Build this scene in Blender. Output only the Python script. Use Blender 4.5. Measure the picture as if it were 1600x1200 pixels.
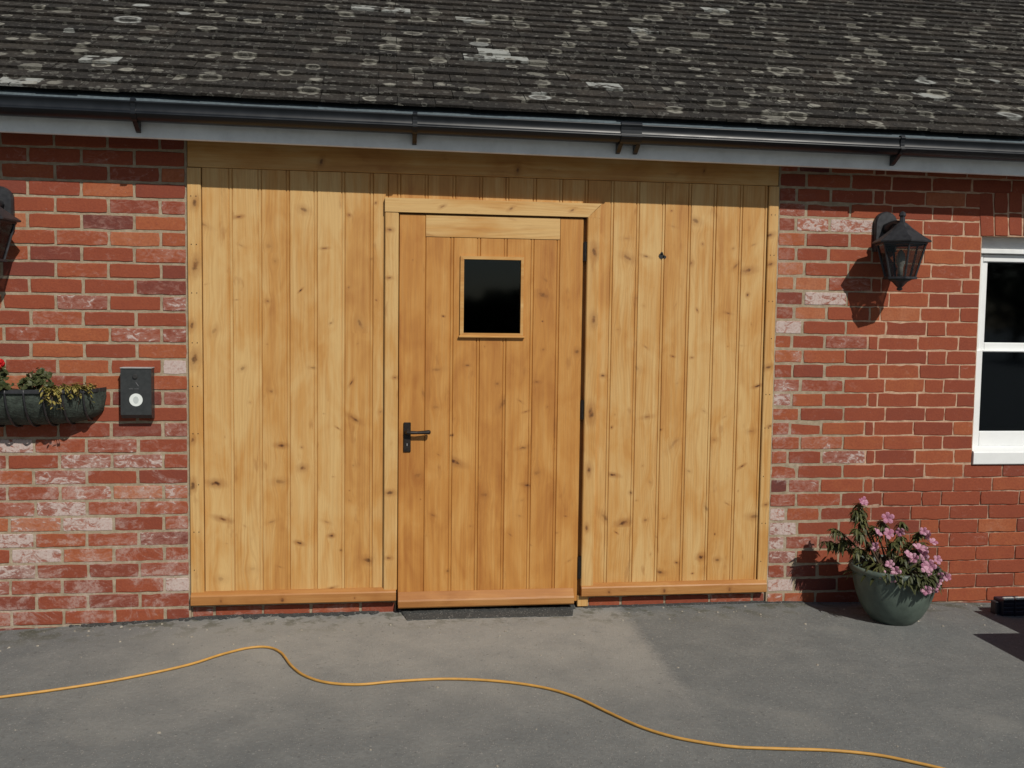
import bpy, math, random
from mathutils import Vector, Matrix, noise as mnoise
rnd = random.Random(7)
R = math.radians
scene = bpy.context.scene
for o in list(bpy.data.objects): bpy.data.objects.remove(o)
COL = scene.collection

# ------------------------------------------------------------------ camera
F_PX, CAM = 1500.0, Vector((0.0, -4.5, 1.4))
YAW, PITCH, ROLL = 0.12968737, -0.06792278, 0.01320271
cam = bpy.data.cameras.new('camera'); camo = bpy.data.objects.new('camera', cam); COL.objects.link(camo)
cam.sensor_width = 36.0; cam.lens = F_PX/1600*36.0; cam.clip_start = 0.05; cam.clip_end = 2000
fw = Vector((math.sin(YAW)*math.cos(PITCH), math.cos(YAW)*math.cos(PITCH), math.sin(PITCH)))
rt = Vector((math.cos(YAW), -math.sin(YAW), 0)); up = rt.cross(fw)
c_, s_ = math.cos(ROLL), math.sin(ROLL)
r2 = rt*c_ + up*s_; u2 = up*c_ - rt*s_
m = Matrix((r2, u2, -fw)).transposed().to_4x4(); m.translation = CAM
camo.matrix_world = m
scene.camera = camo
scene.render.resolution_x, scene.render.resolution_y = 1024, 768

# ------------------------------------------------------------------ sky, sun, exposure
SUN_AZ, SUN_EL = R(23), R(42)          # azimuth from straight-out-of-the-wall towards +x
sd = Vector((math.sin(SUN_AZ)*math.cos(SUN_EL), -math.cos(SUN_AZ)*math.cos(SUN_EL), math.sin(SUN_EL)))
world = bpy.data.worlds.new('World'); scene.world = world; world.use_nodes = True
wn = world.node_tree; bg = wn.nodes['Background']
sky = wn.nodes.new('ShaderNodeTexSky'); sky.sky_type = 'NISHITA'; sky.sun_disc = False
sky.sun_elevation = SUN_EL; sky.sun_rotation = math.atan2(sd.x, sd.y)
wn.links.new(sky.outputs[0], bg.inputs[0]); bg.inputs[1].default_value = 0.05
sl = bpy.data.lights.new('sun', 'SUN'); sl.energy = 4.2; sl.angle = R(0.5); sl.color = (1.0, 0.95, 0.86)
so = bpy.data.objects.new('sun', sl); COL.objects.link(so); so.location = (5, -12, 12)
so.rotation_euler = (-sd).to_track_quat('-Z', 'Y').to_euler()
scene.view_settings.view_transform = 'Standard'; scene.view_settings.look = 'None'
scene.view_settings.exposure = -0.2; scene.view_settings.gamma = 1

# ------------------------------------------------------------------ node helper
class NT:
    def __init__(s, name):
        s.m = bpy.data.materials.new(name); s.m.use_nodes = True; s.t = s.m.node_tree
        s.b = s.t.nodes['Principled BSDF']; s.out = s.t.nodes['Material Output']
    def n(s, ty, **kw):
        nd = s.t.nodes.new('ShaderNode'+ty)
        for k, v in kw.items(): setattr(nd, k, v)
        return nd
    def set(s, sock, v):
        if isinstance(v, bpy.types.NodeSocket): s.t.links.new(v, sock)
        elif isinstance(v, (tuple, list)) and sock.type == 'RGBA' and len(v) == 3: sock.default_value = (*v, 1)
        else: sock.default_value = v
    def math(s, op, a, b=0.0, c=0.0, clamp=False):
        nd = s.n('Math', operation=op, use_clamp=clamp)
        s.set(nd.inputs[0], a); s.set(nd.inputs[1], b); s.set(nd.inputs[2], c); return nd.outputs[0]
    def vmath(s, op, a, b=(0, 0, 0)):
        nd = s.n('VectorMath', operation=op); s.set(nd.inputs[0], a); s.set(nd.inputs[1], b); return nd.outputs[0]
    def mix(s, f, a, b, blend='MIX'):
        nd = s.n('Mix', data_type='RGBA', blend_type=blend); s.set(nd.inputs[0], f); s.set(nd.inputs[6], a); s.set(nd.inputs[7], b); return nd.outputs[2]
    def ramp(s, f, stops, interp='LINEAR'):
        nd = s.n('ValToRGB'); cr = nd.color_ramp; cr.interpolation = interp
        while len(cr.elements) < len(stops): cr.elements.new(0.5)
        for e, (p, c) in zip(cr.elements, stops): e.position = p; e.color = (*c, 1) if len(c) == 3 else c
        s.set(nd.inputs[0], f); return nd.outputs[0]
    def rng(s, v, a, b, c=0.0, d=1.0, smooth=True):
        nd = s.n('MapRange', interpolation_type='SMOOTHSTEP' if smooth else 'LINEAR')
        s.set(nd.inputs[0], v); nd.inputs[1].default_value = a; nd.inputs[2].default_value = b
        nd.inputs[3].default_value = c; nd.inputs[4].default_value = d; return nd.outputs[0]
    def noise(s, vec, scale, detail=3, rough=0.55, dist=0.0, col=False):
        nd = s.n('TexNoise'); s.set(nd.inputs['Vector'], vec); nd.inputs['Scale'].default_value = scale
        nd.inputs['Detail'].default_value = detail; nd.inputs['Roughness'].default_value = rough
        nd.inputs['Distortion'].default_value = dist; return nd.outputs[1 if col else 0]
    def vor(s, vec, scale, rand=1.0, out='Distance', feature='F1'):
        nd = s.n('TexVoronoi', feature=feature); s.set(nd.inputs['Vector'], vec); nd.inputs['Scale'].default_value = scale
        nd.inputs['Randomness'].default_value = rand; return nd
    def obj(s): return s.n('TexCoord').outputs['Object']
    def attr(s, name): return s.n('Attribute', attribute_name=name)
    def sep(s, v): nd = s.n('SeparateXYZ'); s.set(nd.inputs[0], v); return nd.outputs
    def comb(s, x, y, z):
        nd = s.n('CombineXYZ'); s.set(nd.inputs[0], x); s.set(nd.inputs[1], y); s.set(nd.inputs[2], z); return nd.outputs[0]
    def bump(s, h, strength, dist):
        nd = s.n('Bump'); nd.inputs['Strength'].default_value = strength; nd.inputs['Distance'].default_value = dist
        s.set(nd.inputs['Height'], h); s.t.links.new(nd.outputs[0], s.b.inputs['Normal']); return nd
    def base(s, c): s.set(s.b.inputs['Base Color'], c)
    def rough(s, v): s.set(s.b.inputs['Roughness'], v)

def simple(name, col, rough=0.5, metal=0.0, var=0.25, scale=30, bump=0.1, bdist=0.001, spec=None):
    t = NT(name); P = t.obj(); n = t.noise(P, scale, 4, .6)
    dark = tuple(c*(1-var) for c in col); light = tuple(min(1, c*(1+var)) for c in col)
    t.base(t.ramp(n, [(0.3, dark), (0.7, light)])); t.rough(t.rng(n, .2, .8, max(0, rough-.08), min(1, rough+.08)))
    t.b.inputs['Metallic'].default_value = metal
    if spec is not None: t.b.inputs['Specular IOR Level'].default_value = spec
    if bump: t.bump(t.noise(P, scale*3, 3), bump, bdist)
    return t.m

# ------------------------------------------------------------------ materials
def wood_mat(name, horiz=False, pale=(0.60, 0.388, 0.158), mid=(0.515, 0.266, 0.077), deep=(0.365, 0.150, 0.036)):
    t = NT(name); P = t.sep(t.obj())
    ax, az = (P[2], P[0]) if horiz else (P[0], P[2])
    k = t.sep(t.attr('knot').outputs['Vector']); pv = t.sep(t.attr('plank').outputs['Vector'])   # seed, tone, strength
    kd = t.sep(t.attr('slant').outputs['Vector'])                                                # cos, sin, stretch of the knot
    kx, kz = (k[1], k[0]) if horiz else (k[0], k[1])
    dx = t.math('SUBTRACT', ax, kx); dz = t.math('SUBTRACT', az, kz)
    wv = t.noise(t.comb(t.math('MULTIPLY', ax, 55), pv[0], t.math('MULTIPLY', az, 55)), 1.0, 2)
    ra = t.math('DIVIDE', t.math('ADD', t.math('MULTIPLY', dx, kd[0]), t.math('MULTIPLY', dz, kd[1])), kd[2])
    rb_ = t.math('SUBTRACT', t.math('MULTIPLY', dz, kd[0]), t.math('MULTIPLY', dx, kd[1]))
    d0 = t.math('SQRT', t.math('ADD', t.math('MULTIPLY', ra, ra), t.math('MULTIPLY', rb_, rb_)))
    d = t.math('ADD', t.math('DIVIDE', d0, k[2]), t.math('MULTIPLY', t.math('SUBTRACT', wv, .5), 1.3))
    dr = t.math('DIVIDE', t.math('SQRT', t.math('ADD', t.math('MULTIPLY', dx, dx), t.math('MULTIPLY', t.math('MULTIPLY', dz, dz), .35))), k[2])
    infl = t.rng(dr, 0.3, 5.5, 0.9, 0.0)
    u = t.math('SUBTRACT', ax, t.math('MULTIPLY', dx, infl))
    low = t.noise(t.comb(t.math('MULTIPLY', u, 9), t.math('MULTIPLY', pv[0], 13.7), t.math('MULTIPLY', az, 1.4)), 1.0, 2, .5)
    uu = t.math('ADD', u, t.math('MULTIPLY', low, 0.12))
    ring = t.rng(t.math('SINE', t.math('MULTIPLY', uu, 400)), -0.5, 1.0)
    fine = t.noise(t.comb(t.math('MULTIPLY', u, 380), t.math('MULTIPLY', pv[0], 7.1), t.math('MULTIPLY', az, 7)), 1.0, 3, .6)
    streak = t.noise(t.comb(t.math('MULTIPLY', u, 46), t.math('MULTIPLY', pv[0], 3.3), t.math('MULTIPLY', az, 1.1)), 1.0, 3, .6)
    blot = t.noise(t.comb(t.math('MULTIPLY', ax, 9), t.math('MULTIPLY', pv[0], 5.3), t.math('MULTIPLY', az, 3.4)), 1.0, 3, .55, .6)
    tone = t.math('ADD', pv[1], t.math('MULTIPLY', t.math('SUBTRACT', blot, .5), 1.5))
    tone = t.math('ADD', tone, t.math('MULTIPLY', t.math('SUBTRACT', streak, .5), 1.0), clamp=True)
    col = t.ramp(tone, [(0.0, pale), (0.5, mid), (1.0, deep)])
    col = t.mix(t.math('MULTIPLY', ring, t.rng(low, .35, .65, .04, .19)), col, (0.30, 0.13, 0.034))
    col = t.mix(t.rng(fine, .45, .85, 0, .34), col, (0.27, 0.115, 0.032))
    # dark-stained smears where the oil soaked in
    smear = t.noise(t.comb(t.math('MULTIPLY', ax, 17), t.math('MULTIPLY', pv[0], 2.1), t.math('MULTIPLY', az, 6)), 1.0, 3, .6)
    col = t.mix(t.rng(smear, .62, .74, 0, .38), col, (0.27, 0.105, 0.026))
    st = pv[2]
    halo = t.math('MULTIPLY', t.rng(d, .8, 3.2, .55, 0.0), st)
    col = t.mix(halo, col, (0.27, 0.105, 0.026))
    core = t.math('MULTIPLY', t.rng(d, .25, 1.15, .95, 0.0), st)
    kc = t.mix(t.rng(wv, .4, .6), (0.060, 0.020, 0.007), (0.17, 0.062, 0.018))
    col = t.mix(core, col, kc)
    t.base(col); t.rough(t.rng(fine, .3, .7, .42, .58)); t.b.inputs['Specular IOR Level'].default_value = .35
    h = t.math('ADD', t.math('MULTIPLY', ring, .25), t.math('ADD', fine, t.math('MULTIPLY', core, -.6)))
    t.bump(h, .25, .0013)
    return t.m

def chalk_stain(t, P, col):
    """old whitewash and salts: one ragged stain running over bricks and joints alike"""
    s = t.sep(P); n = t.noise(t.vmath('MULTIPLY', P, (1, 1, 1.6)), 5.5, 6, .70, .5); g = t.noise(P, 70, 4, .7)
    left = t.math('MULTIPLY', t.rng(s[0], -.86, -.92), t.rng(s[2], .95, .70))
    edge = t.math('MULTIPLY', t.rng(s[0], 2.12, 1.90), t.rng(s[0], 1.86, 1.88)); up_ = t.math('MULTIPLY', edge, t.rng(s[2], 1.9, .5, .45, 1))
    zone = t.math('MAXIMUM', left, up_)
    m = t.math('MULTIPLY', t.rng(n, .50, .60), t.math('MULTIPLY', zone, t.rng(g, .34, .58, .06, .42)))
    return t.mix(m, col, (.50, .41, .37))

def brick_mat():
    t = NT('weathered_red_brick'); P = t.obj(); a = t.sep(t.attr('brick').outputs['Vector'])    # tone, lime, seed
    off = t.vmath('ADD', P, t.comb(t.math('MULTIPLY', a[2], 9.1), 0.0, t.math('MULTIPLY', a[2], 5.7)))
    n1 = t.noise(off, 14, 4, .6); n2 = t.noise(off, 90, 4, .65); n3 = t.noise(P, 420, 2, .6)
    tone = t.math('ADD', a[0], t.math('MULTIPLY', t.math('SUBTRACT', n1, .5), .34), clamp=True)
    col = t.ramp(tone, [(0.0, (.115, .040, .036)), (0.14, (.175, .049, .036)), (0.42, (.235, .058, .032)),
                        (0.66, (.285, .073, .036)), (0.86, (.35, .105, .044)), (1.0, (.40, .15, .075))])
    col = t.mix(t.rng(n2, .35, .75, 0.0, .38), col, (.17, .040, .026))
    col = t.mix(t.rng(n3, .56, .72, 0.0, .4), col, (.37, .125, .065))
    # pale lime and old paint: wear with its own outline
    ln = t.noise(t.vmath('MULTIPLY', off, (1, 1, 1.7)), 24, 5, .66, 1.1); l2 = t.noise(off, 7, 2)
    lm = t.math('ADD', t.math('MULTIPLY_ADD', a[1], .75, -.66), t.math('ADD', t.math('MULTIPLY', t.math('SUBTRACT', ln, .5), 1.7), t.math('MULTIPLY', t.math('SUBTRACT', l2, .5), .7)))
    lmask = t.rng(lm, -.02, .16)
    haze = t.rng(lm, -.42, .10, 0, .45)
    col = t.mix(haze, col, (.42, .25, .21))
    col = t.mix(t.math('MULTIPLY', lmask, t.rng(n2, .28, .52, .45, .92)), col, t.mix(n2, (.40, .29, .27), (.60, .53, .49)))
    sp = t.rng(t.noise(P, 60, 3, .7), .70, .76, 0, .65)
    col = t.mix(t.math('MULTIPLY', sp, t.rng(a[1], 0.02, .25)), col, (.60, .50, .45))
    col = chalk_stain(t, P, col)
    t.base(col); t.rough(.9); t.b.inputs['Specular IOR Level'].default_value = .2
    t.bump(t.math('ADD', t.math('ADD', n2, t.math('MULTIPLY', n3, .5)), t.math('MULTIPLY', lmask, .4)), .55, .003)
    return t.m

def mortar_mat():
    t = NT('lime_mortar'); P = t.obj(); s = t.sep(P)
    n = t.noise(P, 30, 4, .6); n2 = t.noise(P, 220, 3, .7)
    new = t.ramp(n, [(.3, (.26, .205, .14)), (.55, (.36, .29, .205)), (.75, (.45, .37, .275))])
    old = t.ramp(n, [(.3, (.40, .25, .165)), (.7, (.58, .40, .28))])
    low = t.ramp(n, [(.35, (.19, .105, .075)), (.55, (.40, .26, .185)), (.8, (.54, .39, .29))])
    edge = t.math('ADD', s[0], t.math('MULTIPLY', t.noise(P, 5, 2), .3))
    oldm = t.rng(edge, 2.44, 2.56)
    lowm = t.rng(t.math('ADD', s[2], t.math('MULTIPLY', t.noise(P, 4, 2), .22)), .80, .66)
    col = t.mix(oldm, new, t.mix(lowm, old, low))
    col = t.mix(t.rng(n2, .45, .8, 0, .35), col, (.12, .085, .06))
    col = chalk_stain(t, P, col)
    t.base(col); t.rough(.95); t.b.inputs['Specular IOR Level'].default_value = .15
    t.bump(t.math('ADD', n, n2), .6, .003)
    return t.m

def roof_mat():
    t = NT('lichened_clay_tile'); P = t.obj(); a = t.sep(t.attr('tile').outputs['Vector'])      # seed, tone, row
    n = t.noise(P, 7, 4, .65); n2 = t.noise(P, 55, 4, .65); n3 = t.noise(P, 240, 2, .6)
    tone = t.math('ADD', a[1], t.math('MULTIPLY', t.math('SUBTRACT', n, .5), .9), clamp=True)
    col = t.ramp(tone, [(0, (.015, .014, .013)), (.35, (.028, .025, .022)), (.65, (.042, .036, .030)), (.88, (.058, .047, .038)), (1, (.080, .056, .043))])
    col = t.mix(t.rng(n2, .45, .66, 0, .8), col, (.020, .018, .016))
    col = t.mix(t.rng(t.noise(t.vmath('ADD', P, (3, 1, 2)), 48, 4, .7), .55, .66, 0, .5), col, (.105, .098, .082))
    col = t.mix(t.rng(t.noise(P, 20, 4, .7), .58, .70, 0, .5), col, (.070, .073, .064))
    warp = t.vmath('MULTIPLY', t.vmath('SUBTRACT', t.noise(P, 22, 3, .6, 0, True), (.5, .5, .5)), (.024, .024, .024))
    Pw = t.vmath('ADD', P, warp)
    def rings(scale, chance, r0, r1, bright, col, solid_from):
        v = t.vor(Pw, scale, 1.0); dist = v.outputs['Distance']; cr = t.sep(v.outputs['Color'])
        rad = t.math('ADD', r0, t.math('MULTIPLY', cr[1], r1)); q = t.math('DIVIDE', dist, rad)
        band = t.math('MULTIPLY', t.rng(q, .52, .80), t.rng(q, 1.06, .86))
        fill = t.rng(q, 1.0, .80, 0, 1)
        solid = t.math('GREATER_THAN', cr[2], solid_from)
        mk = t.math('MAXIMUM', t.math('MULTIPLY', band, .9), t.math('MULTIPLY', fill, t.math('ADD', .20, t.math('MULTIPLY', solid, .55))), clamp=True)
        mk = t.math('MULTIPLY', mk, t.math('LESS_THAN', cr[0], chance))
        mk = t.math('MULTIPLY', mk, t.rng(n2, .30, .50, .45, 1))
        c = t.mix(cr[2], bright, tuple(b*.6 for b in bright))
        return t.mix(mk, col, c)
    wt = t.math('MULTIPLY', t.math('LESS_THAN', t.math('FRACT', t.math('MULTIPLY', a[0], 7.31)), .016), t.rng(t.noise(P, 11, 3, .6), .42, .52, 0, .85))
    col = t.mix(wt, col, (.34, .35, .33))
    elong = t.vmath('MULTIPLY', P, (1.0, 2.2, 2.2))
    col = t.mix(t.rng(t.noise(elong, 34, 4, .68), .625, .70, 0, .5), col, (.145, .14, .125))
    col = rings(28, .38, .18, .34, (.175, .17, .15), col, .6)
    col = rings(8.5, .40, .22, .32, (.29, .28, .24), col, .80)
    col = rings(4.6, .17, .12, .20, (.38, .39, .37), col, .45)
    sp = t.rng(t.noise(P, 70, 3, .7), .665, .72, 0, .7)
    col = t.mix(sp, col, (.30, .30, .285))
    blk = t.rng(t.noise(P, 13, 3, .7), .68, .71, 0, .85)
    col = t.mix(blk, col, (.012, .012, .012))
    t.base(col); t.rough(.92); t.b.inputs['Specular IOR Level'].default_value = .2
    t.bump(t.math('ADD', t.math('ADD', n2, t.math('MULTIPLY', n3, .5)), t.math('MULTIPLY', sp, .3)), .7, .006)
    return t.m

def tarmac_mat(name, patchy=True, k=1.0):
    t = NT(name); P = t.obj(); s = t.sep(P)
    n0 = t.noise(P, 1.3, 4, .6); n1 = t.noise(P, 5.5, 4, .65); n2 = t.noise(P, 60, 4, .7); n3 = t.noise(P, 330, 3, .7)
    k *= 2.05
    col = t.ramp(n1, [(.25, (.072*k, .077*k, .077*k)), (.5, (.089*k, .094*k, .092*k)), (.8, (.115*k, .119*k, .114*k))])
    col = t.mix(t.rng(n2, .35, .7, 0, .5), col, (.060*k, .061*k, .060*k))
    if patchy:       # paler tarmac near the wall, ends at a straight edge, fades outward and left
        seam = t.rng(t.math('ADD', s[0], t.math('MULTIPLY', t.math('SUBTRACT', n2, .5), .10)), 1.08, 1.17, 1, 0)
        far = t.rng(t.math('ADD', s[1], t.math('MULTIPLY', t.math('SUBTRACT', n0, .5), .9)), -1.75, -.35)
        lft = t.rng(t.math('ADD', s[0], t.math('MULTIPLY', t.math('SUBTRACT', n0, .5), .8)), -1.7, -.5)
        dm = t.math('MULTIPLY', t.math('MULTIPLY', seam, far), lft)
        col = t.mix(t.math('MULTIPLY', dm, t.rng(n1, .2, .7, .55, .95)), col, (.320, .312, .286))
        pt = t.rng(t.noise(P, 2.6, 4, .65), .54, .72, 0, .40)
        col = t.mix(pt, col, (.262, .262, .240))
        moss = t.math('MULTIPLY', t.rng(s[1], -.35, -.02), t.rng(t.noise(P, 11, 4, .65), .48, .62, 0, .65))
        col = t.mix(moss, col, (.060, .062, .030))
    fl = t.noise(t.vmath('ADD', P, (7.3, 1.1, 0)), 34, 4, .72)
    col = t.mix(t.rng(fl, .60, .70, 0, .42), col, (.27, .26, .235))
    col = t.mix(t.rng(t.noise(P, 21, 4, .7), .60, .72, 0, .35), col, (.075, .078, .076))
    v = t.vor(P, 150, 1.0); vc = t.sep(v.outputs['Color'])
    v2 = t.vor(P, 62, 1.0); vd = t.sep(v2.outputs['Color'])
    s2 = t.math('MULTIPLY', t.math('LESS_THAN', vd[0], .07), t.rng(v2.outputs['Distance'], .36, .20))
    col = t.mix(t.math('MULTIPLY', s2, .45), col, t.mix(t.math('GREATER_THAN', vd[1], .45), (.05, .05, .05), (.42, .41, .38)))
    st = t.math('MULTIPLY', t.math('LESS_THAN', vc[0], .24), t.rng(v.outputs['Distance'], .42, .28))
    col = t.mix(t.math('MULTIPLY', st, .55), col, t.mix(vc[1], (.20, .195, .18), (.48, .46, .42)))
    col = t.mix(t.rng(n3, .56, .70, 0, .5), col, (.10, .10, .098))
    t.base(col); t.rough(.88); t.b.inputs['Specular IOR Level'].default_value = .25
    t.bump(t.math('ADD', t.math('ADD', n3, n2), t.math('MULTIPLY', st, .5)), .8, .004)
    return t.m

def glass_mat(name, tint=(.55, .58, .58), ior=1.5, rough=0.045):
    t = NT(name); t.t.nodes.remove(t.b)
    tr = t.n('BsdfTransparent'); tr.inputs[0].default_value = (*tint, 1)
    gl = t.n('BsdfGlossy'); gl.inputs['Roughness'].default_value = rough; gl.inputs['Color'].default_value = (.72, .86, 1, 1)
    fr = t.n('Fresnel'); fr.inputs[0].default_value = ior
    P = t.obj(); nz = t.noise(P, 3, 2); bp = t.n('Bump'); bp.inputs['Strength'].default_value = .03; bp.inputs['Distance'].default_value = .01
    t.set(bp.inputs['Height'], nz); t.set(gl.inputs['Normal'], bp.outputs[0])
    mx = t.n('MixShader'); geo = t.n('NewGeometry'); t.set(mx.inputs[0], t.math('MULTIPLY', fr.outputs[0], t.math('SUBTRACT', 1.0, geo.outputs['Backfacing']), clamp=True)); t.set(mx.inputs[1], tr.outputs[0]); t.set(mx.inputs[2], gl.outputs[0])
    t.set(t.out.inputs[0], mx.outputs[0]); return t.m

def leaf_mat(name, a, b, trans=.25):
    t = NT(name); at = t.attr('leaf').outputs['Fac']; P = t.obj()
    n = t.noise(P, 60, 3); f = t.math('ADD', at, t.math('MULTIPLY', t.math('SUBTRACT', n, .5), .4), clamp=True)
    t.base(t.ramp(f, [(0, a), (1, b)])); t.rough(.5); t.b.inputs['Specular IOR Level'].default_value = .35
    df = t.n('BsdfTranslucent'); t.set(df.inputs[0], t.ramp(f, [(0, a), (1, b)]))
    mx = t.n('MixShader'); mx.inputs[0].default_value = trans
    t.set(mx.inputs[1], t.b.outputs[0]); t.set(mx.inputs[2], df.outputs[0]); t.set(t.out.inputs[0], mx.outputs[0])
    return t.m

M = dict(
    wood=wood_mat('oiled_pine_upright'), woodh=wood_mat('oiled_pine_level', True),
    wooddoor=wood_mat('oiled_pine_door', False, (.58, .318, .100), (.485, .224, .054), (.35, .132, .028)),
    woodsill=wood_mat('oiled_pine_sill', True, (.46, .245, .085), (.39, .175, .052), (.28, .108, .028)),
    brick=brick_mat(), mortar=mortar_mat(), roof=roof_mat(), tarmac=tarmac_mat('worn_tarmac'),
    tarmac2=tarmac_mat('fresh_dark_tarmac', False, .32),
    white=simple('white_window_paint', (.78, .80, .80), .35, var=.03, scale=12, bump=.04),
    fascia=simple('weathered_grey_white_fascia', (.74, .76, .76), .5, var=.12, scale=9, bump=.05),
    felt=simple('blue_grey_roof_felt', (.075, .10, .115), .8, var=.25, scale=60),
    gutter=simple('black_plastic_gutter', (.006, .008, .011), .36, var=.3, scale=6, bump=0, spec=.4),
    iron=simple('black_painted_iron', (.026, .027, .031), .45, 0, .3, 40, .15),
    handle=simple('antique_black_iron', (.018, .014, .012), .45, .3, .3, 80, .25),
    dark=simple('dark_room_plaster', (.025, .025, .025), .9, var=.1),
    plain=simple('plain_red_brick_face', (.24, .07, .042), .9, var=.3, scale=50, bump=.4, bdist=.004),
    glass=glass_mat('window_glass', (.5, .52, .52)), lampglass=glass_mat('smoked_lamp_glass', (.66, .66, .65), 1.5, .16),
    bulb=simple('frosted_bulb', (.62, .62, .58), .3, var=.04),
    boxm=simple('black_powder_coat', (.030, .033, .034), .42, 0, .12, 60, .08),
    badge=simple('white_enamel', (.74, .78, .76), .3, var=.04), grey=simple('grey_print_and_glint', (.11, .11, .115), .6, var=.3, scale=90),
    silver=simple('bright_steel', (.6, .6, .6), .3, .9, .1),
    liner=simple('mossy_dark_liner', (.040, .052, .042), .85, 0, .6, 35, .6, .006),
    soil=simple('potting_soil', (.030, .020, .013), .95, 0, .5, 60, .8, .01),
    pot=simple('green_glazed_pot', (.092, .122, .102), .55, 0, .35, 11, .12),
    stem=simple('brown_stem', (.07, .045, .025), .8, 0, .3, 80),
    leaf=leaf_mat('azalea_leaf', (.040, .050, .017), (.145, .148, .055)),
    gleaf=leaf_mat('geranium_leaf', (.035, .05, .016), (.11, .12, .05)),
    dry=leaf_mat('yellowing_leaf', (.16, .15, .03), (.38, .30, .085)),
    pink=leaf_mat('pink_petal', (.44, .16, .27), (.66, .38, .48), .3), red=leaf_mat('red_petal', (.55, .008, .012), (.72, .03, .03), .3),
    cable=simple('orange_cable_sheath', (.50, .268, .058), .55, 0, .15, 30, .05),
    navy=simple('navy_plastic', (.016, .019, .035), .35, 0, .2, 30, .05), palew=simple('pale_plastic_rim', (.55, .60, .58), .35, 0, .1, 30, .05),
    charcoal=simple('charcoal_plastic', (.04, .04, .045), .5, 0, .2, 40, .2),
    tree=leaf_mat('dark_tree_leaf', (.014, .022, .008), (.035, .05, .016), .08), bark=simple('bark', (.06, .045, .03), .9, 0, .4, 20, .6, .01),
    chip=simple('pale_chippings', (.30, .27, .22), .9, 0, .4, 20),
)

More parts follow.
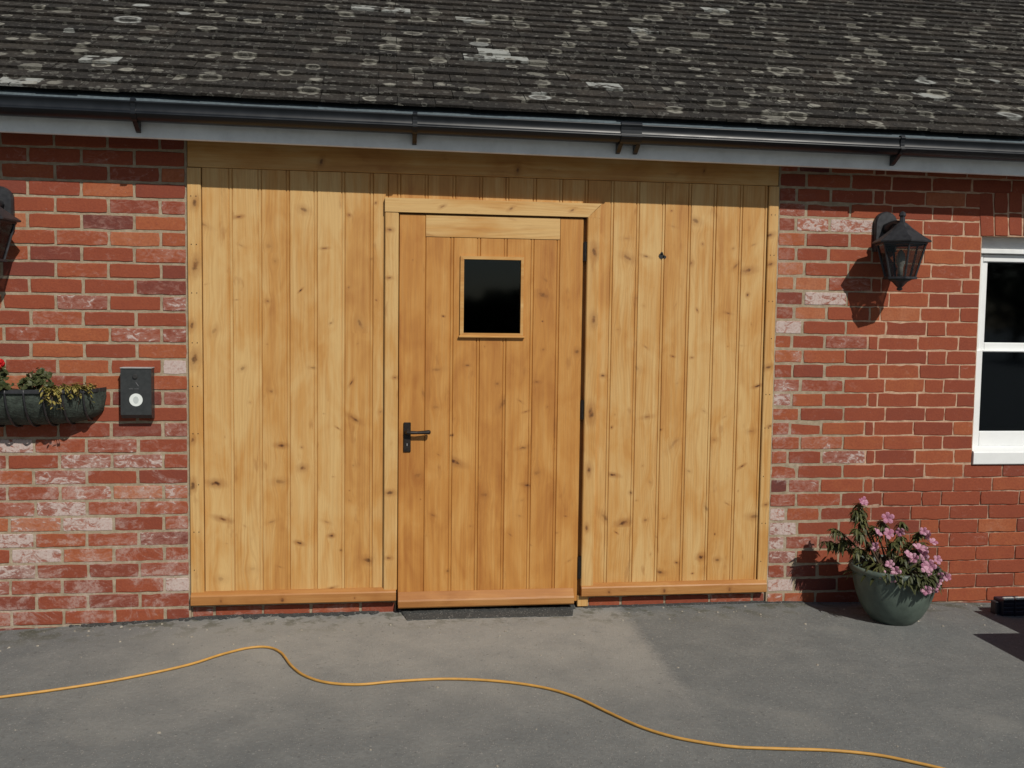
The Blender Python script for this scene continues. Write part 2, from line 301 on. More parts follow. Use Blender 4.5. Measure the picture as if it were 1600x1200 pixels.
# ------------------------------------------------------------------ mesh helper
class MB:
    def __init__(s): s.v = []; s.f = []; s.mi = []; s.at = {}
    def face(s, idx, mi=0, **at):
        if 'knot' in at and 'slant' not in at: at['slant'] = (1.0, 0.0, 1.0)
        for k, val in at.items(): s.at.setdefault(k, {})[len(s.f)] = val
        s.f.append(tuple(idx)); s.mi.append(mi)
    def vert(s, *p): s.v.append(tuple(p)); return len(s.v)-1
    def quad(s, a, b, c, d, mi=0, **at):
        i = len(s.v); s.v += [tuple(a), tuple(b), tuple(c), tuple(d)]; s.face((i, i+1, i+2, i+3), mi, **at)
    def box(s, x0, x1, y0, y1, z0, z1, mi=0, bev=0.0, **at):
        if bev <= 0:
            i = len(s.v)
            s.v += [(x, y, z) for x in (x0, x1) for y in (y0, y1) for z in (z0, z1)]
            for f in ((0, 4, 5, 1), (2, 3, 7, 6), (0, 1, 3, 2), (4, 6, 7, 5), (1, 5, 7, 3), (0, 2, 6, 4)): s.face([i+k for k in f], mi, **at)
        else:       # bevelled front (towards -y) and edges
            b = bev
            loops = [[(x0, y1), (x0, y0+b), (x0+b, y0), (x1-b, y0), (x1, y0+b), (x1, y1)]]
            prof = loops[0]; zs = [(z0, b), (z0+b, 0), (z1-b, 0), (z1, b)]; ids = []
            for z, ins in zs:
                row = []
                for (x, y) in prof:
                    xx = min(max(x, x0+ins), x1-ins); yy = max(y, y0+ins)
                    row.append(s.vert(xx, yy, z))
                ids.append(row)
            n = len(prof)
            for a in range(3):
                for k in range(n): s.face((ids[a][k], ids[a][(k+1) % n], ids[a+1][(k+1) % n], ids[a+1][k]), mi, **at)
            s.face(ids[0][::-1], mi, **at); s.face(ids[3], mi, **at)
    def tube(s, pts, rad, n=8, mi=0, cap=True, **at):
        pts = [Vector(p) for p in pts]; rs = rad if isinstance(rad, (list, tuple)) else [rad]*len(pts)
        rings = []; prevn = None
        for i, p in enumerate(pts):
            d = (pts[min(i+1, len(pts)-1)] - pts[max(i-1, 0)]).normalized()
            if prevn is None:
                a = Vector((0, 0, 1)) if abs(d.z) < .9 else Vector((1, 0, 0)); nn = d.cross(a).normalized()
            else: nn = (prevn - d*prevn.dot(d)).normalized()
            prevn = nn; bb = d.cross(nn)
            rings.append([s.vert(*(p + (nn*math.cos(2*math.pi*k/n) + bb*math.sin(2*math.pi*k/n))*rs[i])) for k in range(n)])
        for a, b in zip(rings, rings[1:]):
            for k in range(n): s.face((a[k], a[(k+1) % n], b[(k+1) % n], b[k]), mi, **at)
        if cap: s.face(rings[0][::-1], mi, **at); s.face(rings[-1], mi, **at)
    def lathe(s, prof, n=32, c=(0, 0, 0), mi=0, a0=0.0, cap=False, **at):
        rings = []
        for r, z in prof: rings.append([s.vert(c[0]+r*math.sin(a0+2*math.pi*k/n), c[1]-r*math.cos(a0+2*math.pi*k/n), c[2]+z) for k in range(n)])
        for a, b in zip(rings, rings[1:]):
            for k in range(n): s.face((a[k], a[(k+1) % n], b[(k+1) % n], b[k]), mi, **at)
        if cap: s.face(rings[0][::-1], mi, **at); s.face(rings[-1], mi, **at)
    def prism_x(s, prof, x0, x1, mi=0, zf=None, **at):      # closed (y,z) outline swept along x
        n = len(prof); zf = zf or (lambda x: 0)
        a = [s.vert(x0, y, z+zf(x0)) for y, z in prof]; b = [s.vert(x1, y, z+zf(x1)) for y, z in prof]
        for k in range(n): s.face((a[k], b[k], b[(k+1) % n], a[(k+1) % n]), mi, **at)
        s.face(a, mi, **at); s.face(b[::-1], mi, **at)
    def build(s, name, mats, parent=None, smooth=False, loc=None):
        me = bpy.data.meshes.new(name); me.from_pydata(s.v, [], s.f)
        for mt in (mats if isinstance(mats, (list, tuple)) else [mats]): me.materials.append(mt)
        me.polygons.foreach_set('material_index', s.mi)
        if smooth: me.polygons.foreach_set('use_smooth', [True]*len(s.f))
        for k, dct in s.at.items():
            val = next(iter(dct.values()))
            if isinstance(val, (tuple, list)):
                a = me.attributes.new(k, 'FLOAT_VECTOR', 'FACE'); buf = []
                for i in range(len(s.f)): buf += list(dct.get(i, (0, 0, 0)))
                a.data.foreach_set('vector', buf)
            else:
                a = me.attributes.new(k, 'FLOAT', 'FACE'); a.data.foreach_set('value', [float(dct.get(i, 0)) for i in range(len(s.f))])
        me.update()
        o = bpy.data.objects.new(name, me); COL.objects.link(o)
        if loc is not None: o.location = loc
        if parent is not None: o.parent = parent
        return o

def thing(name, label, cat, loc=(0, 0, 0), group=None):
    o = bpy.data.objects.new(name, None); COL.objects.link(o); o.location = loc; o.empty_display_size = .1
    o['label'] = label; o['category'] = cat
    if group: o['group'] = group
    return o
def tag(o, label, cat, group=None):
    o['label'] = label; o['category'] = cat
    if group: o['group'] = group
    return o
def kind(o, k): o['kind'] = k; return o
def fix_normals(o):
    import bmesh
    bm = bmesh.new(); bm.from_mesh(o.data); bmesh.ops.recalc_face_normals(bm, faces=bm.faces); bm.to_mesh(o.data); bm.free(); return o

# ------------------------------------------------------------------ ground
def ground_z(x, y):
    zw = 0.004
    if x < -.7: zw -= .037*min(1.6, (-.7-x))
    if x > 2.0: zw -= .030*min(1.5, (x-2.0))
    if y < 0: zw *= max(0, 1 + y/1.6)
    return zw + .004*mnoise.noise(Vector((x*1.3, y*1.3, 0)))*(1 if abs(x) < 12 and abs(y) < 12 else 0)
g = MB()
xs = [-300, -80, -30, -12, -6] + [-4 + .2*i for i in range(51)] + [8, 12, 30, 80, 300]
ys = [-300, -80, -30, -12, -6] + [-4 + .12*i for i in range(36)] + [.32, 3, 6.5, 30, 80, 300]
ids = [[g.vert(x, y, ground_z(x, min(y, .3)) if abs(x) < 8 else 0.0) for y in ys] for x in xs]
for i in range(len(xs)-1):
    for j in range(len(ys)-1): g.face((ids[i][j], ids[i+1][j], ids[i+1][j+1], ids[i][j+1]))
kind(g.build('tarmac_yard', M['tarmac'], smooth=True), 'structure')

# ragged dark tarmac filled in along the foot of the wall and the ramp under the door
def ragged_strip(name, x0, x1, y0, y1, h, seed, step=.03, rag=.03):
    r = random.Random(seed); mb = MB(); n = int((x1-x0)/step); rows = []
    for i in range(n+1):
        x = x0+(x1-x0)*i/n; e = min(1, i/3, (n-i)/3)
        yo = y0(x) if callable(y0) else y0
        yo += r.uniform(-rag, rag)*.25 + rag*mnoise.noise(Vector((x*14, seed, 0))) + rag*.6*mnoise.noise(Vector((x*41, seed, 4)))
        yo = y1 + (yo-y1)*max(.3, e)
        zt = h*(.75+.35*mnoise.noise(Vector((x*30, seed, 9)))+.15*r.random())
        rows.append([mb.vert(x, y1, ground_z(x, y1)+zt), mb.vert(x, yo*.5+y1*.5, ground_z(x, yo)+zt*.9+.002), mb.vert(x, yo, ground_z(x, yo)+.0035), mb.vert(x, yo-.004, ground_z(x, yo)-.01)])
    for a, b in zip(rows, rows[1:]):
        for k in range(3): mb.face((a[k], a[k+1], b[k+1], b[k]))
    return kind(mb.build(name, M['tarmac2']), 'structure')
ragged_strip('tarmac_ramp', .06, .91, -.128, .03, .012, 3, .012, .008)
ragged_strip('tarmac_edge', -1.45, -.02, -.020, .03, .007, 5, .010, .034)
ragged_strip('tarmac_edge', .93, 2.1, -.008, .03, .006, 6, .010, .012)

# ------------------------------------------------------------------ the building
B = thing('brick_building', 'low red brick building with mossy tiled roof and new pine boarded doorway', 'building')

KN = [(-0.82,1.80),(-0.73,1.80),(-0.65,1.86),(-0.66,1.71),(-0.42,1.88),(-0.54,1.72),(-0.51,1.65),(-0.75,1.56),(-0.81,1.54),(-0.64,1.47),(-0.49,1.49),(-0.39,1.52),(-0.26,1.37),(-0.29,1.71),(-0.49,1.32),(-0.78,1.33),(-0.66,1.16),(-0.14,1.28),(-0.40,1.17),(-0.53,1.05),(-0.62,1.00),(-0.05,1.48),(-0.06,1.92),(-0.14,1.10),(1.13,1.70),(1.35,1.85),(1.47,1.89),(1.38,1.93),(1.51,1.69),(1.45,1.68),(1.63,1.70),(1.77,1.82),(1.74,1.53),(1.38,1.47),(1.48,1.45),(1.59,1.46),(1.76,1.39),(1.10,1.35),(1.23,1.27),(1.47,1.22),(1.37,1.23),(1.64,1.28),(1.72,1.13),(1.03,1.13),(1.85,1.68),(1.84,1.18),(-0.73,0.84),(-0.48,0.80),(-0.39,0.79),(-0.23,0.88),(-0.15,0.93),(-0.16,0.71),(-0.77,0.63),(-0.49,0.63),(-0.25,0.65),(-0.59,0.45),(-0.65,0.43),(-0.52,0.45),(-0.73,0.35),(-0.25,0.38),(-0.11,0.54),(-0.40,0.34),(-0.49,0.23),(-0.26,0.13),(-0.76,0.18),(1.07,0.88),(1.25,0.93),(1.08,0.65),(1.23,0.70),(1.27,0.62),(1.21,0.53),(1.32,0.87),(1.39,0.80),(1.47,0.97),(1.53,0.96),(1.46,0.67),(1.53,0.70),(1.59,0.82),(1.64,0.93),(1.77,0.86),(1.73,0.69),(1.72,0.57),(1.56,0.49),(1.84,0.50),(1.66,0.51),(1.34,0.44),(1.41,0.22),(1.50,0.16),(1.62,0.22),(1.60,0.35),(1.11,0.37),(1.28,0.26),(1.80,0.44),(1.85,0.89),(0.01,0.27),(0.03,0.58),(0.02,1.58),(0.02,1.12)]
KD = [(0.12,1.67),(0.26,1.41),(0.17,1.05),(0.73,1.51),(0.74,1.58),(0.73,1.39),(0.45,1.27),(0.52,1.09),(0.63,1.01),(0.32,0.93),(0.78,1.15),(0.73,1.26),(0.37,1.18),(0.62,1.00),(0.46,0.56),(0.59,0.58),(0.24,0.70),(0.22,0.47),(0.40,0.41),(0.58,0.37),(0.63,0.37),(0.69,0.32),(0.46,0.09),(0.17,0.59),(0.23,0.98)]
rk = random.Random(91)
KN += [(rk.uniform(-.82, -.03), rk.uniform(.15, 1.95)) for _ in range(34)] + [(rk.uniform(1.0, 1.82), rk.uniform(.15, 1.95)) for _ in range(34)]
KD += [(rk.uniform(.07, .90), rk.uniform(.15, 1.3)) for _ in range(24)]
FAR = (99.0, 99.0, .01)
def segs(z0, z1, kl):
    """cut [z0,z1] half way between the knots on a board: [(za, zb, knot)]"""
    kl = sorted(kl); cl = []
    for k in kl:
        if not cl or k - cl[-1] > .05: cl.append(k)
    kl = cl
    if not kl: return [(z0, z1, None)]
    cuts = [z0] + [(a+b)/2 for a, b in zip(kl, kl[1:])] + [z1]
    return [(cuts[i], cuts[i+1], kl[i]) for i in range(len(kl))]
def board(mb, x0, x1, z0, z1, y, knots, tone, r, mi=0, bead=True, left=True, right=True, seed=None, ksc=1.0):
    """one upright board: V edge, a bead on its right side, front cut at the knots"""
    seed = r.uniform(0, 40) if seed is None else seed
    g, dp = .0028, .005
    xsn = [(x0, dp if left else 0), (x0+g, 0)]
    if bead: xsn += [(x1-.0170, 0), (x1-.0152, .0042), (x1-.0128, .0042), (x1-.0110, 0)]
    xsn += [(x1-g, 0), (x1, dp if right else 0)]
    for za, zb, k in segs(z0, z1, [q[1] for q in knots if x0-.004 < q[0] < x1+.004 and z0 < q[1] < z1]):
        if k is None: kk = FAR
        else:
            kx = min([q for q in knots if abs(q[1]-k) < 1e-6 and x0-.004 < q[0] < x1+.004], key=lambda q: abs(q[1]-k))[0]
            kk = (kx + r.uniform(-.006, .006), k + r.uniform(-.005, .005), r.choice((.0024, .0028, .0034, .004, .0048, .006, .0075, .0105))*ksc)
        asp = r.choice((.22, .32, .45, .6, .8, 1.0)); th = r.gauss(0, .45) if r.random() < .75 else r.uniform(-1.5, 1.5)
        sl3 = (math.cos(th), math.sin(th), r.choice((1.2, 1.6, 2.2, 3.2)))
        row0 = [mb.vert(x, y+d, za) for x, d in xsn]; row1 = [mb.vert(x, y+d, zb) for x, d in xsn]
        for i in range(len(xsn)-1): mb.face((row0[i], row0[i+1], row1[i+1], row1[i]), mi, knot=kk, slant=sl3, plank=(seed, tone, asp))
    mb.quad((x0, y+.018, z0), (x0, y+dp, z0), (x0, y+dp, z1), (x0, y+.018, z1), mi, knot=FAR, plank=(seed, tone, 1))
    mb.quad((x1, y+dp, z0), (x1, y+.018, z0), (x1, y+.018, z1), (x1, y+dp, z1), mi, knot=FAR, plank=(seed, tone, 1))
    mb.quad((x0, y+dp, z1), (x1, y+dp, z1), (x1, y+.018, z1), (x0, y+.018, z1), mi, knot=FAR, plank=(seed, tone, 1))
    mb.quad((x0, y+.018, z0), (x1, y+.018, z0), (x1, y+dp, z0), (x0, y+dp, z0), mi, knot=FAR, plank=(seed, tone, 1))
def stick(mb, x0, x1, y0, y1, z0, z1, tone, bev=.003, knots=(), mi=0, horiz=False):
    """a planed bevelled length of timber, with knots cut into its run"""
    seed = rnd.uniform(0, 40)
    a0, a1 = (x0, x1) if horiz else (z0, z1)
    mid = (z0+z1)/2 if horiz else (x0+x1)/2
    for a, b, k in segs(a0, a1, list(knots)):
        off = mid + rnd.uniform(-.3, .3)*((z1-z0) if horiz else (x1-x0))
        kk = FAR if k is None else ((k, off, rnd.uniform(.005, .010)) if horiz else (off, k, rnd.uniform(.004, .009)))
        e = 0.0
        if horiz:
            prof = [(y1, z0), (y1, z1), (y0+bev, z1), (y0, z1-bev), (y0, z0+bev), (y0+bev, z0)]
            A = [mb.vert(a, y, z) for y, z in prof]; Bq = [mb.vert(b, y, z) for y, z in prof]
        else:
            prof = [(x0, y1), (x0, y0+bev), (x0+bev, y0), (x1-bev, y0), (x1, y0+bev), (x1, y1)]
            A = [mb.vert(x, y, a) for x, y in prof]; Bq = [mb.vert(x, y, b) for x, y in prof]
        n = len(prof)
        for i in range(n): mb.face((A[i], A[(i+1) % n], Bq[(i+1) % n], Bq[i]), mi, knot=kk, slant=(math.cos(seed), math.sin(seed)*.6, 1.9), plank=(seed, tone, .8))
        if a == a0: mb.face(A[::-1], mi, knot=FAR, plank=(seed, tone, 1))
        if b == a1: mb.face(Bq, mi, knot=FAR, plank=(seed, tone, 1))

# --- boarding either side of and above the door
rc = random.Random(21)
cl = MB()
jl = [-.829, -.696, -.568, -.443, -.320, -.195, -.067, .002]
tones_l = [.16, .20, .44, .24, .15, .48, .36]
for i in range(len(jl)-1):
    board(cl, jl[i], jl[i+1], .098, 2.056, 0.0, KN, tones_l[i], rc, bead=i < 6)
jt = [.002, .058, .184, .312, .437, .560, .690, .815, .937]
for i in range(len(jt)-1): board(cl, jt[i], jt[i+1], 1.93, 2.056, 0.0, KN, rc.uniform(.3, .55), rc)
jr = [.937, 1.062, 1.188, 1.314, 1.442, 1.568, 1.699, 1.825]
tones_r = [.44, .34, .24, .42, .20, .38, .28]
for i in range(len(jr)-1): board(cl, jr[i], jr[i+1], .098, 2.056, 0.0, KN, tones_r[i], rc)
clad = fix_normals(cl.build('timber_cladding', M['wood'], B))
hb = MB(); stick(hb, -.888, 1.872, -.006, .03, 2.058, 2.20, .50, .002, (-.3, .6, 1.5), horiz=True)
fix_normals(hb.build('head_board', M['woodh'], clad))
for x0, x1, kn in ((-.891, -.831, (1.62, 1.9, 1.35, 1.2, .83, .62)), (1.827, 1.877, (1.82, 1.68, 1.18, .89, .50))):
    e = MB(); stick(e, x0, x1, -.010, .03, .10, 2.054, .25, .003, kn)
    for i in range(9):
        zc = .2+i*.218+rnd.uniform(-.03, .03)
        for q in ((x0*.72+x1*.28), (x0*.35+x1*.65)):
            if rnd.random() < .8:
                cs = [e.vert(q+.0026*math.cos(2*math.pi*k/8), -.0105, zc+.0026*math.sin(2*math.pi*k/8)) for k in range(8)]
                e.face(cs, 1)
    fix_normals(e.build('edge_trim', [M['wood'], M['handle']], clad))
def sill_prof(z0, z1, y0, y1=0.03): return [(y1, z0), (y1, z1+.012), (-.006, z1+.012), (y0+.004, z1), (y0, z1-.006), (y0, z0+.004), (y0+.004, z0)]
for x0, x1 in ((-.888, .046), (.935, 1.868)):
    sl_ = MB(); zb = .066 if x0 < 0 else .064
    cuts = [x0, x0+.27, x0+.55, x1]; sdv = rnd.uniform(0, 40)
    for a_, b_ in zip(cuts, cuts[1:]): sl_.prism_x(sill_prof(zb, zb+.048, -.031), a_, b_, knot=((a_+b_)/2, zb+.02, rnd.uniform(.003, .009)), slant=(1, 0, 1.5), plank=(sdv, .5, .8))
    fix_normals(sl_.build('sill', M['woodsill'], clad))
# a bored hole through the right-hand boarding (flat dark discs painted for its inner shade, with a chipped lobe)
ho = MB()
def disc_pts(cx, cz, r, n=18): return [(cx+r*math.cos(2*math.pi*k/n)*(1+.12*math.sin(3*k)), cz+r*math.sin(2*math.pi*k/n)) for k in range(n)]
for cx, cz, r in ((1.300, 1.708, .0135), (1.316, 1.704, .008), (1.302, 1.721, .007)):
    q = disc_pts(cx, cz, r); a = [ho.vert(x, -.0006, z) for x, z in q]; b = [ho.vert(x, .004, z) for x, z in q]
    ho.face(a); 
    for k in range(len(q)): ho.face((a[k], a[(k+1) % len(q)], b[(k+1) % len(q)], b[k]))
fix_normals(ho.build('bored_hole', M['dark'], clad))

# --- door frame (architrave with mitred head)
fr = MB()
stick(fr, -.013, .050, -.018, .03, .118, 1.879, .22, .004, (.27, .58, 1.12, 1.58, 1.80))
stick(fr, .934, .994, -.020, .03, .112, 1.879, .30, .004, (1.72, .40, .95, 1.4, .68))
# mitred head: sloping end on the right
seed = 11.3
pf = [(-.013, 1.882), (.936, 1.882), (1.000, 1.946), (-.013, 1.946)]
for a, b in ((0, 1),):
    A = [fr.vert(x, -.0205, z) for x, z in pf]; Bk = [fr.vert(x, .03, z) for x, z in pf]
    cx_ = [-.013, .40, .70]; lo_ = [A[0]] + [fr.vert(x, -.0205, 1.882) for x in cx_[1:]] + [A[1]]; hi_ = [A[3]] + [fr.vert(x, -.0205, 1.946) for x in cx_[1:]] + [A[2]]
    for q, kx in enumerate((.25, .57, .86)): fr.face((lo_[q], lo_[q+1], hi_[q+1], hi_[q]), 1, knot=(kx, 1.912, .0048), slant=(.5, .86, 2.4), plank=(seed, .08, .6))
    for k in range(4): fr.face((A[k], A[(k+1) % 4], Bk[(k+1) % 4], Bk[k]), 1, knot=FAR, plank=(seed, .15, 1))
pf = [(.934, 1.8795), (.994, 1.8795), (.996, 1.939)]
A = [fr.vert(x, -.0195, z) for x, z in pf]; Bk = [fr.vert(x, .03, z) for x, z in pf]
fr.face(A, 0, knot=FAR, plank=(9.1, .38, 1))
for k in range(3): fr.face((A[k], A[(k+1) % 3], Bk[(k+1) % 3], Bk[k]), 0, knot=FAR, plank=(9.1, .38, 1))
# rebates the door closes against
stick(fr, .9185, .936, .022, .06, .02, 1.9, .8, .001); stick(fr, .048, .934, .022, .06, 1.874, 1.9, .8, .001, mi=1, horiz=True)
stick(fr, .920, .972, -.006, .03, .012, .064, .25, .002)
fix_normals(fr.build('door_frame', [M['wood'], M['woodh']], B))

# --- door leaf
rd = random.Random(5); dl = MB(); DY = -.008
def dboard(x0, x1, z0, z1, **k): board(dl, x0, x1, z0, z1, DY, KD, k.pop('tone'), rd, **k)
dboard(.053, .175, .040, 1.873, tone=.62, bead=False, right=True)
dboard(.805, .9175, .040, 1.873, tone=.42, bead=False)
jd = [.175, .304, .429, .554, .681, .805]; td = [.46, .40, .56, .40, .58]
WX0, WX1, WZ0, WZ1 = .345, .627, 1.322, 1.680
for i in range(5):
    x0, x1 = jd[i], jd[i+1]; sd_ = rd.uniform(0, 40)
    if x1 <= WX0 or x0 >= WX1: dboard(x0, x1, .040, 1.772, tone=td[i], seed=sd_)
    else:
        dboard(x0, x1, .040, WZ0, tone=td[i], seed=sd_); dboard(x0, x1, WZ1, 1.772, tone=td[i], seed=sd_)
        if x0 < WX0: dboard(x0, WX0, WZ0, WZ1, tone=td[i], seed=sd_, bead=False)
        if x1 > WX1: dboard(WX1, x1, WZ0, WZ1, tone=td[i], seed=sd_)
door = fix_normals(dl.build('door', M['wooddoor'], B))
tr = MB(); stick(tr, .1755, .8045, DY-.0015, .03, 1.7735, 1.873, .16, .0015, horiz=True); fix_normals(tr.build('top_rail', M['woodh'], door))
wb = MB(); sd2 = rnd.uniform(0, 40)
wb.prism_x([(.02, .034), (.02, .104), (DY-.003, .104), (-.040, .074), (-.044, .066), (-.044, .040), (-.040, .034)], .056, .896, knot=FAR, plank=(sd2, .6, 1))
fix_normals(wb.build('weatherboard', M['woodsill'], door))
gb = MB()   # glazing beads, mitred
def bead_quad(p, q, pi, qi, tone, proud):
    for (a, ya), (b, yb) in (((0, 0), (1, 1)),):
        A = [p, q, qi, pi]; f = [gb.vert(x, DY-proud, z) for x, z in A]; bk = [gb.vert(x, DY+.02, z) for x, z in A]
        gb.face(f, 0, knot=FAR, plank=(rnd.uniform(0, 40), tone, 1))
        for k in range(4): gb.face((f[k], f[(k+1) % 4], bk[(k+1) % 4], bk[k]), 0, knot=FAR, plank=(3, tone, 1))
o4 = [(.336, 1.312), (.634, 1.312), (.634, 1.689), (.336, 1.689)]; i4 = [(.353, 1.331), (.621, 1.331), (.621, 1.674), (.353, 1.674)]
for k in range(4): bead_quad(o4[k], o4[(k+1) % 4], i4[k], i4[(k+1) % 4], (.62, .5, .3, .5)[k], .009)
gb.box(.330, .641, DY-.017, DY+.01, 1.308, 1.3185, 0, .003, knot=FAR, plank=(3, .5, 1))
fix_normals(gb.build('glazing_bead', M['woodh'], door))
pn = MB(); pn.box(.346, .626, .003, .007, 1.324, 1.680); pn.build('window_pane', M['glass'], door)
hd = MB()
hd.box(.077, .111, DY-.008, DY+.004, .771, .910, 0, .0025)
hd.lathe([(.013, 0), (.013, .014), (.010, .018), (.0085, .022)], 16)
for i in range(len(hd.v)-64, len(hd.v)):       # turn the rose to face out of the door
    x, y, z = hd.v[i]; hd.v[i] = (x+.094, -z+DY-.004, y+.866)
hd.tube([(.094, DY-.022, .866), (.097, DY-.030, .866), (.110, DY-.032, .8655), (.14, DY-.032, .865), (.175, DY-.031, .866), (.196, DY-.030, .867), (.201, DY-.029, .867)], [.010, .0095, .0085, .0072, .009, .0108, .007], 10)
hd.box(.0915, .0965, DY-.0095, DY, .800, .812, 1, .0008); hd.box(.0925, .0955, DY-.009, DY, .790, .801, 2)
for zz in (.781, .900, .84): hd.lathe([(.003, 0), (.002, .0015)], 8, (0, 0, 0), 0, 0, True); 
for j, zz in enumerate((.781, .900, .84)):
    for i in range(16):
        k = len(hd.v)-48+j*16+i; x, y, z = hd.v[k]; hd.v[k] = (x+.094, -z+DY-.0075, y+zz)
fix_normals(hd.build('handle', [M['handle'], M['silver'], M['dark']], door))
for z0, z1 in ((1.677, 1.767), (.924, 1.016), (.150, .258)):
    h = MB(); h.tube([(.9265, DY-.004, z0), (.9265, DY-.004, z1)], .0050, 10); h.box(.918, .9265, DY-.004, DY, z0, z1); h.box(.9265, .933, DY-.002, DY+.01, z0, z1)
    fix_normals(h.build('hinge', M['handle'], door))

# --- brickwork
LIME=[(-0.95,1.17,1.5),(-0.94,1.46,0.75),(-1.29,1.45,0.75),(-1.07,1.31,0.7),(-0.93,1.65,0.6),(-1.20,1.81,0.45),(-0.95,0.89,0.7),(-1.04,0.75,0.8),(-1.48,0.67,0.75),(-1.36,0.68,0.6),(-1.04,0.51,0.6),(-1.33,0.61,0.8),(-1.66,0.40,1.04),(-1.01,0.39,0.7),(-1.55,0.32,1.09),(-1.33,0.46,1.04),(-1.55,0.47,0.7),(-1.24,0.34,0.5),(-1.57,0.17,0.6),(-0.94,0.18,1.07),(-1.60,0.82,1.09),(-1.52,0.77,0.5),(-1.12,0.71,0.6),(-.94,1.31,.6),(-1.0,1.52,.4),(2.24,1.87,1.07),(2.06,1.86,0.9),(2.14,1.51,1.07),(1.95,1.36,1.11),(2.23,1.59,0.6),(1.94,1.08,0.7),(1.93,1.00,1.07),(1.93,1.22,0.6),(2.15,0.80,0.65),(2.27,0.73,0.85),(1.93,0.73,0.7),(1.95,0.43,1.14),(1.95,0.36,1.16),(1.95,0.29,1.09),(1.95,0.22,0.85),(2.03,0.29,0.6),(1.95,0.09,1.14),(1.92,1.92,0.6),(1.94,0.02,0.8),(2.21,0.52,0.45),(2.6,.05,.5)]
PITCH_Z, Z0 = .07145, .0535
rb = random.Random(33)
def brick(mb, x0, x1, z0, z1, y=0.0, old=False, tone=None, lime=None, rot=None):
    cx, cz = (x0+x1)/2, (z0+z1)/2
    if tone is None: tone = min(1, max(0, rb.gauss(.56 if not old else .58, .20 if not old else .14)))
    if rb.random() < (.07 if not old else .015): tone = rb.uniform(0, .2)
    if lime is None:
        lime = 0.0
        for lx, lz, a in LIME:
            if x0-.004 <= lx <= x1+.004 and z0-.008 <= lz <= z1+.008: lime = max(lime, a)
        if lime == 0:
            base = .78 if (not old and z0 < .85 and x0 < 0) else .5 if (not old and z0 < .85) else (.40 if not old else .14)
            lime = max(0, rb.gauss(base*.55, .22 if not old else .08))
            if x0 < -2 and rb.random() < .2: lime = .75
    at = dict(brick=(tone, lime, rb.uniform(0, 20)))
    L, H = x1-x0, z1-z0; nx = max(2, int(L/.035)); nz = 2
    per = [(x0+L*i/nx, z0) for i in range(nx)] + [(x1, z0+H*i/nz) for i in range(nz)] + [(x1-L*i/nx, z1) for i in range(nx)] + [(x0, z1-H*i/nz) for i in range(nz)]
    j = .0016 if not old else .0019; yb = y + rb.uniform(-.0012, .0018); til = rb.uniform(-.012, .012); tlz = rb.uniform(-.02, .02)
    a, b, c = [], [], []
    for k, (x, z) in enumerate(per):
        jx, jz = rb.uniform(-j, j), rb.uniform(-j, j)
        chip = rb.uniform(.003, .007) if rb.random() < .05 else 0
        corner = k in (0, nx, nx+nz, 2*nx+nz)
        cut = .0016 if corner else 0
        px = x + jx + (cut if x < cx else -cut); pz = z + jz + (cut*.7 if z < cz else -cut*.7)
        ins = rb.uniform(.0012, .0032) + chip
        ix = px + (ins if px < x0+.012 else (-ins if px > x1-.012 else 0)); iz = pz + (ins if pz < z0+.012 else (-ins if pz > z1-.012 else 0))
        yy = yb + til*(x-cx)*.1 + tlz*(z-cz)
        a.append(mb.vert(px, y+.02, pz)); b.append(mb.vert(px, yy+.0024, pz)); c.append(mb.vert(ix, yy, iz))
    n = len(per)
    for k in range(n):
        mb.face((a[k], a[(k+1) % n], b[(k+1) % n], b[k]), 0, **at); mb.face((b[k], b[(k+1) % n], c[(k+1) % n], c[k]), 0, **at)
    mb.face(c, 0, **at)
def row(mb, xs, k, jt, old=False, zj=None, y=0.0):
    zj = jt if zj is None else zj
    z0 = Z0 + k*PITCH_Z + zj/2; z1 = Z0 + (k+1)*PITCH_Z - zj/2
    for x0, x1 in zip(xs, xs[1:]):
        if x1-x0 > .02: brick(mb, x0+jt/2, x1-jt/2, z0 + rb.uniform(-.001, .001), z1 + rb.uniform(-.001, .001), y, old)
MY_NEW, MY_OLD = .0030, .0022
# left wall: stretcher bond
lw = MB(); XE = -.8965
for k in range(-3, 31):
    if Z0+(k+1)*PITCH_Z > 2.24: continue
    off = 0.0 if k % 2 == 0 else -.112
    xs_ = [XE] + ([XE-.112] if off else [])
    x = xs_[-1]
    while x > -3.7: x -= .2235 + rb.uniform(-.003, .003); xs_.append(x)
    row(lw, xs_[::-1], k, .0105)
for k in (-2, -1): row(lw, [XE+.004, -.79, -.57, -.35, -.12, .046] if k % 2 else [XE+.004, -.67, -.45, -.22, .0, .046], k, .0105, y=.012)
lw.box(-3.72, XE+.004, MY_NEW, .10, -.2, 2.24, 1); lw.box(XE+.0045, .046, MY_NEW+.012, .10, -.2, .0535, 1)
fix_normals(lw.build('brick_wall', [M['brick'], M['mortar']], B))
